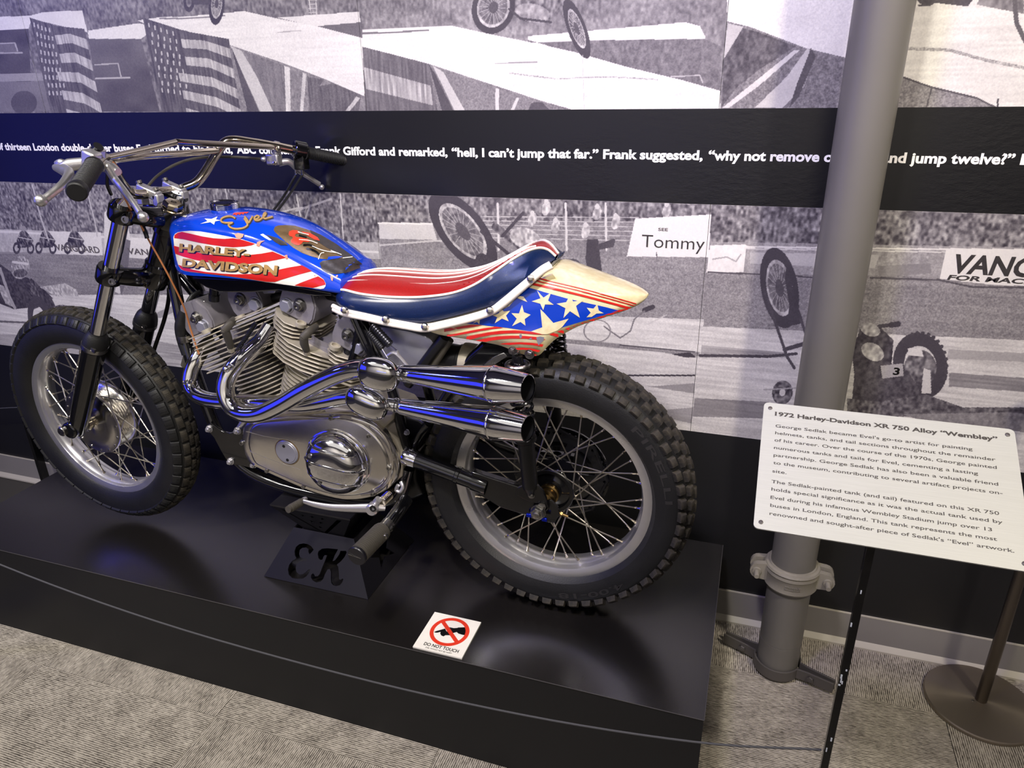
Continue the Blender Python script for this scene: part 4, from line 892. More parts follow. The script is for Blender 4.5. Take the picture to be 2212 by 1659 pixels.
# right throttle housing
c=P(648,325,-.335); d=(P(754,348,-.452)-P(608,320,-.30)).normalized()
bm=BM(); lathe(bm,[(0,-.019),(.023,-.019),(.026,-.016),(.026,.016),(.023,.019),(0,.019)],c,d,24); box(bm,c+V((0,0,-.028)),(.034,.030,.05)); sub('throttle_housing',bm,'blackpaint',hb,bevel=.003)
for x in (638,652):
    bm=BM(); tube(bm,[P(x,352,-.335),P(x+1,378,-.335)],.0042,10); lathe(bm,[(.0055,0),(.0055,.012)],P(x,356,-.335),(0,0,-1),6); sub('cable_ferrule',bm,'chrome',hb)
# perches and levers
def lever(pts,rads,name,m,label=None):
    bm=BM(); tube(bm,pts,rads,14,smooth=5,sx=.75); return sub(name,bm,m,hb,label=label)
# left: clutch perch cluster
for (x,y,o,s,n) in ((198,345,.27,(.034,.03,.040),'lever_perch'),(212,332,.245,(.026,.024,.030),'lever_perch')):
    bm=BM(); box(bm,P(x,y,o),s,Matrix.Rotation(R(20),3,'Y')); sub(n,bm,'alloy',hb,bevel=.006)
bm=BM(); tube(bm,[P(206,326,.25),P(213,316,.25)],.011,16); sub('reservoir_cap',bm,'blacksatin',hb); bm=BM(); tube(bm,[P(203,333,.25),P(207,325,.25)],.0135,16); sub('perch_collar',bm,'alloy',hb)
bm=BM(); tube(bm,[P(184,352,.275),P(150,357,.29),P(124,365,.30)],[.012,.014,.008],12,smooth=4,sx=.7); tube(bm,[P(150,357,.285),P(132,352,.29),P(122,353,.29)],[.008,.009,.006],10,smooth=4); sub('lever_perch',bm,'alloy',hb)
lever([P(118,362,.305),P(140,369,.325),P(150,376,.345),P(135,398,.39),P(112,418,.42),P(98,429,.435)],[.007,.014,.0125,.0095,.0085,.009],'clutch_lever','alloy')
bm=BM(); bmesh.ops.create_uvsphere(bm,u_segments=16,v_segments=10,radius=.0125,matrix=Matrix.Translation(P(88,433,.44))); sub('lever_ball',bm,'alloy',hb)
bm=BM(); tube(bm,[P(205,352,.26),P(226,358,.24),P(243,368,.235)],[.012,.014,.012],12,smooth=4); tube(bm,[P(240,362,.235),P(255,372,.24)],[.012,.009],10); sub('lever_perch',bm,'alloy',hb,ang=60)
lever([P(236,368,.24),P(250,390,.26),P(275,422,.28),P(292,445,.295),P(303,462,.305)],[.012,.0105,.0095,.0085,.0095],'compression_lever','alloy')
bm=BM(); bmesh.ops.create_uvsphere(bm,u_segments=16,v_segments=10,radius=.0115,matrix=Matrix.Translation(P(309,469,.31))); sub('lever_ball',bm,'alloy',hb)
# right: brake perch
bm=BM(); tube(bm,[P(590,318,-.285),P(604,321,-.30)],.0185,18); box(bm,P(592,344,-.29),(.040,.026,.030)); tube(bm,[P(574,344,-.27),P(563,343,-.262)],[.009,.005],12); sub('lever_perch',bm,'alloy',hb,bevel=.004)
bm=BM(); lathe(bm,[(.008,0),(.008,.004),(0,.005)],P(600,321,-.28),V((0,-1,.3)),14); lathe(bm,[(.006,0),(.006,.004),(0,.005)],P(595,353,-.27),V((0,-1,.3)),12); sub('perch_screw',bm,'nickel',hb)
lever([P(602,352,-.30),P(625,350,-.32),P(645,368,-.345),P(668,384,-.38),P(690,398,-.41)],[.010,.009,.0085,.0065,.0075],'brake_lever','alloy')
bm=BM(); bmesh.ops.create_uvsphere(bm,u_segments=14,v_segments=8,radius=.0085,matrix=Matrix.Translation(P(695,404,-.415))); sub('lever_ball',bm,'alloy',hb)
# bar clamps
for x,y,o in ((322,418,.050),(377,411,-.050)):
    bm=BM(); c=P(x,y,o); box(bm,c+V((0,0,.004)),(.062,.024,.024),Matrix.Rotation(R(20),3,'Y')); box(bm,c+V((-.024,0,-.014)),(.020,.024,.03)); box(bm,c+V((.026,0,-.018)),(.020,.024,.036)); sub('bar_clamp',bm,'alloy',hb,bevel=.004)
    for dx in (-.024,.024):
        bm=BM(); lathe(bm,[(.0075,0),(.0075,.007),(.0045,.007),(.0045,.003),(0,.003)],c+V((dx,0,.016-dx*.35)),(-.3,0,1),14); sub('clamp_bolt',bm,'steel',hb)
    bm=BM(); box(bm,c+V((.004,0,-.045)),(.045,.026,.04)); sub('bar_riser',bm,'blackpaint',hb,bevel=.004)

# ---------------- control cables
def cable(name,pts,r,m,sm=6): 
    bm=BM(); tube(bm,pts,r,8,smooth=sm); return sub(name,bm,m)
cable('control_cable',[P(244,350,.20),P(262,372,.18),P(250,380,.15)],.0022,'copper_cable')
cable('control_cable',[P(250,385,.21),P(268,425,.18),P(288,462,.15),P(306,490,.13),P(322,520,.11),P(345,560,.105),P(372,610,.10),P(398,665,.09),P(412,712,.085),P(430,765,.085)],.0024,'copper_cable')
cable('control_cable',[P(232,372,.20),P(232,400,.19),P(240,420,.17)],.004,'blacksatin'); cable('control_cable',[P(250,375,.22),P(275,415,.17),P(300,470,.13),P(313,500,.12),P(318,515,.12)],.0055,'blacksatin')
cable('control_cable',[P(362,590,-.07),P(365,640,-.08),P(355,690,-.08),P(338,740,-.085),P(322,790,-.085)],.006,'blacksatin')
cable('control_cable',[P(563,343,-.262),P(500,339,-.22),P(430,341,-.13),P(380,355,-.07),P(340,380,-.01),P(313,410,.03)],.0038,'boot')
cable('throttle_cable',[P(639,378,-.335),P(612,425,-.26),P(580,468,-.14)],.0035,'blacksatin'); cable('throttle_cable',[P(653,378,-.335),P(622,425,-.26),P(588,470,-.14)],.0035,'blacksatin')
# ---------------- fuel tank
ft=part('fuel_tank',Q(-1.15,1.16,0),'blue fuel tank with striped side panels and painted art')
st_=[ # x, half width low, half width shoulder, z bottom, z shoulder, z top centre
(-1.418,.030,.028,1.235,1.262,1.270),(-1.410,.062,.060,1.205,1.276,1.288),(-1.396,.090,.084,1.186,1.287,1.300),(-1.372,.109,.098,1.172,1.296,1.311),(-1.33,.118,.108,1.169,1.300,1.318),(-1.28,.121,.111,1.171,1.299,1.321),(-1.225,.121,.110,1.171,1.293,1.320),(-1.17,.119,.109,1.170,1.286,1.315),
(-1.11,.115,.106,1.167,1.272,1.304),(-1.05,.110,.101,1.162,1.249,1.284),(-.99,.102,.095,1.155,1.220,1.253),(-.945,.095,.090,1.149,1.197,1.226),(-.924,.0925,.0875,1.147,1.186,1.212),(-.918,.092,.087,1.147,1.183,1.209),(-.9165,.0915,.0865,1.147,1.182,1.208)]
secs=[]
for x,wb,ws,zb,zs,zt_ in st_:
    s=[]; 
    half=[(0,zb-.006),(wb*.55,zb-.005),(wb*.88,zb-.002),(wb-.001,zb+.003),(wb,zb+.012),((wb+ws)/2+.001,(zb+zs)/2),(ws+.003,zs-.014),(ws-.001,zs-.005),(ws-.006,zs+.001),(ws-.014,zs+.006),(ws*.72,zs+.6*(zt_-zs)),(ws*.45,zs+.88*(zt_-zs)),(ws*.2,zt_-.001)]
    s=[Q(x,z,o) for o,z in half]+[Q(x,zt_,0)]+[Q(x,z,-o) for o,z in half[::-1][:-1]]
    secs.append(s)
# refine lengthwise
ref=[]; 
for i in range(len(secs[0])):
    ref.append(spline([s[i] for s in secs],3))
secs=[[ref[i][k] for i in range(len(ref))] for k in range(len(ref[0]))]
bm=BM(); loft(bm,secs); tank=sub('tank_shell',bm,'tank_blue',ft,ang=60)
tb=bvh_of(tank)
O2=(340,420,4.254); c2=lambda p:crop(p,*O2)
conform('side_panel',[c2([(150,400),(152,385),(165,362),(190,347),(230,339),(300,334),(400,340),(520,360),(650,385),(780,412),(900,450),(1040,508),(1180,570),(1300,636),(1400,695),(1480,742),(1530,780),(1550,820),(1545,845),(1530,863),(1500,868),(1450,862),(1300,845),(1000,804),(800,772),(600,745),(450,728),(300,712),(250,702),(220,688),(195,650),(180,600),(160,500)])],tb,'paint_white',ft,6,.0009)
for s_ in ([(160,400),(163,372),(190,352),(230,343),(300,358),(420,386),(520,402),(620,408),(700,402),(790,418),(900,452),(870,466),(800,478),(700,484),(600,476),(500,462),(400,445),(320,428),(240,410)],[(154,470),(200,482),(300,516),(450,548),(600,562),(700,564),(850,555),(960,543),(1062,524),(1130,552),(1190,580),(1100,600),(1000,618),(900,632),(800,641),(700,642),(560,634),(450,620),(340,598),(250,573),(170,545)],[(195,645),(240,660),(330,690),(450,712),(600,728),(720,733),(850,730),(950,724),(1050,706),(1200,672),(1330,650),(1380,676),(1422,704),(1360,720),(1280,742),(1180,772),(1080,802),(1000,800),(800,768),(600,741),(450,725),(300,709),(250,699),(222,684)],[(1262,833),(1340,802),(1400,780),(1480,751),(1530,782),(1546,815),(1546,828),(1490,842),(1430,856),(1340,846)]): conform('side_stripe',[c2(s_)],tb,'paint_red',ft,6,.0016)
for s,q,sh in (('HARLEY-',[(212,449),(860,507),(850,580),(205,524)],(9,9)),('DAVIDSON',[(241,585),(1113,652),(1100,747),(232,665)],(9,9))):
    t=text2d(s,.045)
    for dx,dy,m,of in ((10,9,'ink_black',.0021),(5,4,'ink_black',.0022),(0,0,'gold',.0027)):
        conform('lettering',[quadmap(t,c2([(x+dx,y+dy) for x,y in q]))],tb,m,ft,7,of)
stars=[[(395,272),(462,248),(435,224),(498,228),(553,205),(540,233),(582,241),(532,250),(522,280),(488,258)],[(165,228),(205,196),(232,176),(262,180),(300,172),(275,196),(262,214),(236,208),(205,222)]]
for s_ in stars: conform('painted_star',[c2(s_)],tb,'paint_white',ft,6,.0010)
scr=[[(716,222),(680,204),(630,206),(590,226),(588,250),(620,262),(672,262),(690,262),(655,280),(672,304),(720,318),(790,310),(828,284),(815,250),(795,222)],[(800,204),(822,232),(838,262),(856,236),(876,202)],[(886,234),(918,226),(934,208),(914,198),(892,216),(900,240),(930,240),(956,226)],[(956,226),(988,196),(996,172),(980,178),(972,206),(986,226),(1014,220),(1060,206)]]
conform('signature_shadow',[stroke([(x+5,y+5) for x,y in c2_],0) if False else stroke(crop([(x+7,y+6) for x,y in c2_],*O2),5.2) for c2_ in scr],tb,'ink_grey',ft,8,.0006)
conform('signature',[stroke(crop(c2_,*O2),3.6) for c2_ in scr],tb,'gold',ft,8,.0012)
conform('painted_flame',[c2([(690,192),(705,172),(770,166),(842,162),(820,178),(800,174),(790,188),(770,178),(758,192),(738,182),(728,196),(712,186)])],tb,'ink_red',ft,8,.0008)
conform('painted_shield',[c2([(1068,330),(1080,300),(1110,288),(1180,284),(1262,290),(1380,326),(1500,372),(1640,455),(1760,545),(1840,612),(1700,596),(1560,598),(1500,592),(1420,572),(1330,540),(1250,492),(1180,438),(1120,385),(1082,350)])],tb,'gold_dull',ft,6,.0010)
conform('painted_shadow',[c2(p) for p in ([(1400,330),(1500,375),(1640,458),(1780,560),(1880,640),(1830,650),(1760,640),(1700,580),(1600,520),(1520,470),(1440,420)],[(1490,632),(1520,610),(1600,598),(1700,590),(1800,600),(1850,640),(1860,672),(1790,700),(1720,722),(1640,735),(1560,722),(1510,690)],[(1000,372),(1080,440),(1130,470),(1200,470),(1180,440),(1100,400)])],tb,'ink_grey',ft,6,.0015)
conform('painted_rider',[c2(p) for p in ([(1205,372),(1212,345),(1240,334),(1280,336),(1310,350),(1300,362),(1272,366),(1262,384),(1276,398),(1320,402),(1372,412),(1410,430),(1385,442),(1340,438),(1322,458),(1296,470),(1262,462),(1232,444),(1228,424),(1246,408),(1240,394),(1218,388)],[(1320,345),(1400,360),(1470,400),(1490,430),(1440,420),(1380,385)])],tb,'ink_red',ft,6,.0020)
conform('painted_detail',[stroke(crop(p,*O2),1.6) for p in ([(1290,350),(1340,366),(1390,376)],[(1420,480),(1520,520),(1660,545)],[(1480,600),(1500,550),(1530,540)],[(1300,420),(1400,430),(1470,456)],[(1590,520),(1640,540),(1690,560)],[(1700,590),(1790,580)])],tb,'paint_white',ft,6,.0024)
conform('painted_detail',[stroke(crop(p,*O2),4) for p in ([(1370,500),(1440,520),(1490,560)],[(1300,380),(1370,400)],[(1340,470),(1400,470),(1460,500)])],tb,'ink_black',ft,6,.0022)
conform('painted_detail',[c2([(1560,606),(1570,578),(1640,572),(1700,576),(1660,592)])],tb,'tank_blue',ft,6,.0022)
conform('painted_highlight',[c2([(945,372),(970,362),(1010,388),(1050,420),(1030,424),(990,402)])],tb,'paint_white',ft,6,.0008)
conform('paint_chip',[c2(p) for p in ([(712,366),(745,358),(798,368),(790,392),(762,410),(728,398)],[(920,440),(945,430),(990,428),(955,446),(940,478),(915,470)],[(1172,560),(1196,556),(1204,590),(1184,592)],[(1590,755),(1608,750),(1618,768),(1612,796),(1600,790)],[(1640,748),(1656,744),(1660,756),(1646,764)],[(1440,742),(1452,738),(1456,752)],[(1630,905),(1650,904),(1648,914)])],tb,'chip',ft,6,.0023)
# filler cap
cc=Q(-1.287,1.314,0); bm=BM(); lathe(bm,[(.034,0),(.034,.004),(.0365,.006)]+[(.0365 if k%2 else .0355,.006+k*.0013) for k in range(11)]+[(.0355,.021),(.033,.0235),(.030,.0235),(.028,.0215),(0,.0215)],cc,(.06,0,1),40); sub('filler_cap',bm,'chrome',ft)
bm=BM(); lathe(bm,[(.042,-.004),(.042,.0015),(.038,.003),(.034,.003)],cc,(.06,0,1),40); sub('filler_neck',bm,'tank_blue',ft)
# dark underside bulge and petcock
bm=BM(); ol=[P(x,y,.085) for x,y in ((410,597),(420,606),(445,622),(475,632),(540,632),(600,628),(680,640),(715,640),(716,632),(575,606))]; prism(bm,ol,(0,.17,0)); sub('tank_underside',bm,'frame_black',ft,bevel=.004)
bm=BM(); tube(bm,[P(463,622,.05),P(463,640,.05)],.0125,16); tube(bm,[P(463,636,.05),P(463,649,.05)],.0145,16); sub('fuel_tap',bm,'blacksatin',ft)

# ---------------- seat
se=part('seat',Q(-.68,1.12,0),'blue flake seat with red stripes and white piping')
ss=[ # x, half width bottom, z bottom, half width boundary, z boundary, z top
(-.938,.070,1.128,.062,1.140,1.146),(-.930,.090,1.118,.082,1.152,1.164),(-.905,.104,1.110,.092,1.157,1.178),(-.86,.110,1.102,.099,1.153,1.186),(-.80,.114,1.096,.103,1.152,1.188),(-.735,.116,1.094,.105,1.155,1.188),(-.68,.116,1.101,.107,1.162,1.190),(-.62,.116,1.119,.108,1.175,1.200),(-.57,.115,1.136,.106,1.196,1.217),(-.525,.114,1.152,.100,1.226,1.240),(-.49,.112,1.172,.084,1.251,1.260),(-.465,.110,1.190,.060,1.265,1.271),(-.445,.108,1.205,.036,1.269,1.272),(-.428,.092,1.220,.020,1.263,1.265),(-.412,.062,1.236,.012,1.248,1.249)]
def srows(fn,n=4):
    rows=[[fn(s,k) for s in ss] for k in range(n_)]; return rows
def ring_pts(s):
    x,wb,zb,wt_,zt1,zt2=s
    side=[(wb-.004,zb),(wb+.003,zb+.008),(wb+.005,zb+.35*(zt1-zb)),((wb+wt_)/2+.006,zb+.7*(zt1-zb)),(wt_+.003,zt1-.006),(wt_,zt1)]
    top=[(wt_,zt1),(wt_*.9,zt1+.35*(zt2-zt1)),(wt_*.7,zt1+.68*(zt2-zt1)),(wt_*.45,zt1+.9*(zt2-zt1)),(wt_*.2,zt2),(0,zt2)]
    return side,top
def grid_mesh(cols,bm):  # cols: list of polylines with the same count
    v=[[bm.verts.new(p) for p in c] for c in cols]
    for a,b in zip(v,v[1:]):
        for k in range(len(a)-1): bm.faces.new((a[k],a[k+1],b[k+1],b[k]))
    return v
def sline(fn): return spline([fn(s) for s in ss],5)
top_cols=[]; 
for sgn in (1,-1):
    t=[sline(lambda s,k=k:Q(s[0],ring_pts(s)[1][k][1],sgn*ring_pts(s)[1][k][0])) for k in range(6)]
    top_cols.append(t)
cols=top_cols[0]+top_cols[1][::-1][1:]
bm=BM(); grid_mesh(cols,bm); bmesh.ops.remove_doubles(bm,verts=bm.verts,dist=.0002); seat_top=sub('seat_top',bm,'flake_red',se,ang=60)
bm=BM()
for sgn in (1,-1): grid_mesh([sline(lambda s,k=k:Q(s[0],ring_pts(s)[0][k][1],sgn*ring_pts(s)[0][k][0])) for k in range(6)],bm)
# front and rear closures and the underside
for idx in (0,-1):
    s=ss[idx]; sd,tp=ring_pts(s); loop=[Q(s[0]+(.0 if idx==0 else .004),z,o) for o,z in sd+tp[1:]]+[Q(s[0],z,-o) for o,z in (sd+tp[1:])[::-1][1:]]; bm.faces.new([bm.verts.new(p) for p in loop])
grid_mesh([sline(lambda s:Q(s[0],s[2],s[1]-.004)),sline(lambda s:Q(s[0],s[2],-(s[1]-.004)))],bm)
bmesh.ops.remove_doubles(bm,verts=bm.verts,dist=.0003); sub('seat_side',bm,'flake_blue',se,ang=60)
for f_ in (1.0,.62,.36,.10,-.16,-.46,-1.0):
    def pt(s,f_=f_):
        x,wb,zb,w_,z1,z2=s; a=abs(f_); z=z1+(z2-z1)*(1-a**2.2); return Q(x,z+.0012,w_*f_)
    ln=sline(pt); ln=ln if abs(f_)==1 else ln[:-17 if abs(f_)<.6 else -12]; bm=BM(); tube(bm,ln,.0030 if abs(f_)>.9 else .0021,8); sub('piping',bm,'piping',se)
# puckered pleats across the red top
bm=BM()
for i in range(20):
    x=-.70+i*.0125; 
    for j in range(1):
        def at(x,f_): 
            for a,b in zip(ss,ss[1:]):
                if a[0]<=x<=b[0]:
                    t=(x-a[0])/(b[0]-a[0]); w_=a[3]+(b[3]-a[3])*t; z1=a[4]+(b[4]-a[4])*t; z2=a[5]+(b[5]-a[5])*t; return Q(x,z1+(z2-z1)*(1-abs(f_)**2.2)-.0005,w_*f_)
            return None
        for fa in (.86,):
            p=at(x,fa); q=at(x+.010,fa-.10); bmesh.ops.create_uvsphere(bm,u_segments=8,v_segments=6,radius=1,matrix=Matrix.Translation((p+q)/2)@Matrix.Rotation(R(25),4,'Z')@Matrix.Diagonal((.009,.0045,.0016,1)))
o=sub('pleats',bm,'flake_red',se); o['kind']='stuff'
# white double moulding along the lower edge
mold=[(720,664),(743,674),(790,684),(832,694),(880,703),(917,708),(960,700),(1010,688),(1058,673),(1085,655),(1120,626),(1150,600),(1172,582),(1190,572)]
mo=[.098,.110,.116,.119,.120,.120,.120,.119,.118,.117,.114,.110,.104,.096]
for dy,rr_,of in ((-3.0,.0058,.0),(4.2,.0062,.002)):
    bm=BM(); tube(bm,[P(x+ (dy*.25 if x<940 else -dy*.1 if x<1060 else dy*.55),y+dy*(1 if x<1060 else .75),o+of) for (x,y),o in zip(mold,mo)],rr_,12,smooth=4); sub('white_moulding',bm,'piping',se)
bm=BM(); ol=[P(x,y,o) for (x,y),o in zip(mold,mo)]; 
for x,y,o in ((743,670,.127),(832,690,.130),(917,706,.131),(1058,671,.129),(1146,602,.118)):
    bm2=BM(); lathe(bm2,[(0,-.004),(.0085,-.004),(.0085,0),(.007,.0035),(.004,.005),(0,.0052)],P(x,y,o),(0.05,-1,.25),18); sub('chrome_stud',bm2,'spoke_metal',se)
bm.free()

# ---------------- tail section
ta=part('tail_section',Q(-.40,1.12,0),'cream tail section with blue starry sides and red stripes')
ts=[(-.700,.112,1.088,1.096),(-.66,.112,1.077,1.104),(-.60,.1115,1.072,1.134),(-.55,.110,1.068,1.166),(-.51,.109,1.063,1.188),(-.478,.107,1.052,1.208),(-.450,.105,1.045,1.222),(-.424,.103,1.047,1.229),(-.405,.100,1.068,1.231),(-.385,.096,1.088,1.226),(-.34,.086,1.116,1.213),(-.29,.069,1.134,1.200),(-.25,.050,1.147,1.190),(-.225,.033,1.156,1.182),(-.212,.018,1.164,1.177),(-.206,.006,1.170,1.174)]
secs=[]
for x,w_,zb,zt1 in ts:
    h=zt1-zb; half=[(w_,zb),(w_+.001,zb+.3*h),(w_*.995,zb+.6*h),(w_*.96,zb+.78*h),(w_*.86,zb+.9*h),(w_*.66,zb+.965*h),(w_*.35,zb+.995*h)]
    secs.append([Q(x,z,o) for o,z in half]+[Q(x,zt1,0)]+[Q(x,z,-o) for o,z in half[::-1]])
ref=[spline([s[i] for s in secs],4) for i in range(len(secs[0]))]
secs=[[ref[i][k] for i in range(len(ref))] for k in range(len(ref[0]))]
bm=BM(); loft(bm,secs,closed_sec=False,caps=False); tail=sub('tail_shell',bm,'tail_cream',ta,ang=60)
md=tail.modifiers.new('s','SOLIDIFY'); md.thickness=.003; md.offset=-1
tv=bvh_of(tail)
O5=(800,400,3.072); O9=(960,640,7.373); c5=lambda p:crop(p,*O5); c9=lambda p:crop(p,*O9)
blue=c9([(330,433),(520,448),(760,474),(1000,500),(1200,530),(1380,556),(1480,572),(1600,590)])+c5([(1290,938),(1400,905),(1520,870),(1655,833),(1560,808),(1440,782),(1300,750),(1180,716),(1045,678)])+[(1120,640),(1095,664),(1062,680),(1030,690)]
conform('blue_field',[blue],tv,'tail_blue',ta,6,.0009)
ST=[c9(p) for p in ([(1240,135),(1270,250),(1378,290),(1282,360),(1295,465),(1215,405),(1080,472),(1155,352),(1070,265),(1190,270)],[(905,185),(950,240),(1050,228),(985,305),(1028,395),(920,352),(808,425),(845,330),(770,300),(868,270)],[(455,430),(510,385),(470,370),(560,350),(615,335),(570,370),(560,445),(525,405)],[(1025,90),(1110,0),(1140,15),(1200,0),(1260,0),(1325,90),(1160,25),(1100,80),(1025,168)],[(1530,200),(1600,270),(1735,420),(1980,352),(1880,480),(1800,540),(1640,600),(1560,600),(1380,556),(1560,490)])]
ST+=[c5(p) for p in ([(1108,700),(1150,745),(1200,712),(1180,765),(1218,792),(1160,790),(1148,828),(1128,785),(1072,770),(1130,750)],[(1325,728),(1345,770),(1415,762),(1365,800),(1390,878),(1325,835),(1282,880),(1295,815),(1236,785),(1300,775)],[(1505,788),(1515,830),(1548,848),(1500,850),(1468,872),(1434,875),(1462,845),(1435,812),(1480,818)])]
for s_ in ST: conform('painted_star',[s_],tv,'tail_cream',ta,6,.0018)
red=[c9(p) for p in ([(150,500),(240,482),(420,452),(610,460),(480,482),(330,505),(215,522)],[(0,520),(60,508),(110,500),(190,522),(100,548),(0,565)],[(0,618),(200,590),(420,545),(620,508),(830,480),(940,500),(760,520),(560,552),(350,595),(180,625),(0,648)],[(225,668),(420,625),(700,572),(900,546),(1130,538),(1300,552),(1500,575),(1600,606),(1450,604),(1200,584),(980,588),(760,610),(560,648),(400,690),(330,690)],[(500,702),(700,660),(850,636),(1040,625),(1250,626),(1480,645),(1620,690),(1480,690),(1300,672),(1080,670),(900,682),(760,702),(660,722),(580,715)],[(880,756),(1000,738),(1200,728),(1400,738),(1580,765),(1560,802),(1400,775),(1200,760),(1040,772)],[(1130,822),(1250,814),(1400,828),(1530,860),(1500,888),(1380,858),(1260,846),(1170,852)],[(1230,908),(1330,902),(1470,926),(1450,968),(1360,945),(1275,948)])]
for i in range(9):
    t0=i/9; t1=t0+.062; a=lambda t:(1186+(1338-1186)*t,722+(668.5-722)*t); b=lambda t:(1204+(1385-1204)*t,734+(660-734)*t-6*math.sin(t*PI)*-1)
    A0=a(t0); A1=a(t1); B0=b(t0+.06); B1=b(t1+.06); red.append([A0,A1,B1,B0])
red.append(c5([(1650,826),(1712,840),(1690,856),(1632,836)]))
def strip(a,b,w1,w2=None):
    w2=w2 or w1; n=10; top=[(a[0]+(b[0]-a[0])*k/n,a[1]+(b[1]-a[1])*k/n-w1/2-2.0*math.sin(k/n*PI)) for k in range(n+1)]; bot=[(x,y+w1) for x,y in top][::-1]; return top+bot
red+=[strip((1158,600.5),(1384,659),2.2),strip((1155,606),(1382,663.5),2.2),strip((1147,612.5),(1374,669.5),4.6)]
for s_ in red: conform('red_stripe',[s_],tv,'paint_red',ta,6,.0014)
conform('paint_chip',[c9(p) for p in ([(1195,605),(1230,598),(1240,640),(1215,672),(1200,650)],[(1350,670),(1385,655),(1400,668),(1365,690)],[(1465,650),(1520,635),(1590,650),(1580,700),(1540,740),(1500,780),(1480,720)],[(1170,865),(1190,860),(1200,890),(1180,905)],[(330,640),(350,615),(358,640)])],tv,'satin',ta,6,.0015)
for x,y,r_ in ((1107,757,.0105),(1144,765,.0125),(1120,760,.004)):
    bm=BM(); hexbolt(bm,P(x,y,.108),(0,-1,0),r_*.72,.008); sub('tail_bolt',bm,'steel',ta)
# ---------------- frame
fr_=part('frame',Q(-1.40,1.0,0))
def ftube(pts,r,name='frame_tube',m='frame_black',sm=4,seg=14):
    bm=BM(); tube(bm,pts,r,seg,smooth=sm); return sub(name,bm,m,fr_)
for s in (1,-1):
    ftube([Q(-1.478,1.235,s*.022),Q(-1.455,1.06,s*.045),Q(-1.436,.94,s*.062),Q(-1.40,.80,s*.075),Q(-1.365,.70,s*.082),Q(-1.30,.615,s*.085),Q(-1.18,.575,s*.085),Q(-.95,.565,s*.085),Q(-.82,.60,s*.085),Q(-.775,.70,s*.09)],.0165)
ftube([Q(-1.47,1.20,0),Q(-1.38,1.13,0),Q(-1.30,1.125,0),Q(-1.10,1.128,0),Q(-.90,1.10,0)],.0165)
ftube([P(386,596,.0),P(425,642,.0),P(445,668,.0)],.012)
ftube([P(430,640,.0),P(438,668,.0)],.018); bm=BM(); box(bm,P(440,655,.0),(.05,.04,.06)); sub('engine_steady',bm,'frame_black',fr_,bevel=.004)
for s in (1,-1):
    ftube([Q(-.90,1.10,s*.06),Q(-.84,1.0,s*.075),Q(-.80,.88,s*.085),Q(-.775,.745,s*.09)],.014)
    ftube([Q(-.90,1.105,s*.07),Q(-.70,1.095,s*.085),Q(-.55,1.092,s*.088),Q(-.45,1.075,s*.085)],.0125)
# rear sub frame and tail bracket
ftube([P(960,728,.085),P(935,760,.085),P(905,800,.085),P(880,830,.085)],.013,m='blacksatin')
ftube([P(972,733,.075),P(948,770,.075),P(925,805,.075)],.010,m='boot')
ol=[P(x,y,.095) for x,y in ((1052,741),(1095,744),(1108,752),(1122,766),(1108,772),(1085,770),(1060,772),(1045,789),(1000,789))]
bm=BM(); prism(bm,ol,(0,.006,0)); sub('tail_bracket',bm,'blackpaint',fr_,bevel=.001)
ol=[P(x,y,.090) for x,y in ((1090,760),(1098,768),(1070,786),(1050,792),(1044,788),(1070,768))]; bm=BM(); prism(bm,ol,(0,-.006,0)); sub('gusset',bm,'steel',fr_,bevel=.001)
ftube([P(1050,745,.06),P(1010,785,.06),P(960,860,.06),P(900,960,.07)],.013)
# black engine plate in front with its bolts
pt=part('engine_plate',P(480,960,.11))
ol=[P(x,y,.110) for x,y in ((447,918),(455,914),(466,922),(480,932),(497,936),(514,930),(528,921),(530,945),(545,985),(560,1003),(548,1012),(520,1006),(499,1003),(492,998),(478,975),(462,945),(450,932))]
bm=BM(); prism(bm,ol,(0,.006,0)); sub('plate_panel',bm,'blackpaint',pt,bevel=.001)
for x,y,r_ in ((453,926,.0085),(514,930,.0085),(499,996,.0085),(549,1003,.008)):
    bm=BM(); hexbolt(bm,P(x,y,.110),(0,-1,0),r_,.010); sub('plate_bolt',bm,'alloy',pt)
bm=BM(); tube(bm,[P(514,930,.10),P(527,910,.10),P(545,890,.09)],[.008,.010,.012],12); sub('engine_lug',bm,'alloy',pt)

# ---------------- engine
K=V((-1.15,0,.68)); al=R(22.5)
def E(t,s,o,cyl): # t up the cylinder axis, s across it, cyl -1 front (leans forward), +1 rear
    sx=cyl*sin(al)*t+cos(al)*s; sz=cos(al)*t-cyl*sin(al)*s*1.0
    return Q(K.x+sx,K.z+sz,o)
eng=part('engine',Q(-1.10,.75,0),'grey alloy V-twin engine with polished side cover')
def slab(bm,t0,t1,outline,cyl,bev=0):
    a=[E(t0,s,o,cyl) for s,o in outline]; v=E(t1,0,0,cyl)-E(t0,0,0,cyl); prism(bm,a,v)
    if bev: bmesh.ops.bevel(bm,geom=[e for e in bm.edges if abs((e.verts[0].co-e.verts[1].co).normalized().dot(v.normalized()))<.2],offset=bev,segments=1,affect='EDGES')
def rrect(s0,s1,o0,o1,r,n=4,cut=None):
    p=[]
    for cs,co,a0 in ((s1-r,o0+r,-90),(s1-r,o1-r,0),(s0+r,o1-r,90),(s0+r,o0+r,180)):
        for k in range(n+1): a=R(a0+90*k/n); p.append((cs+r*cos(a),co+r*sin(a)))
    return p
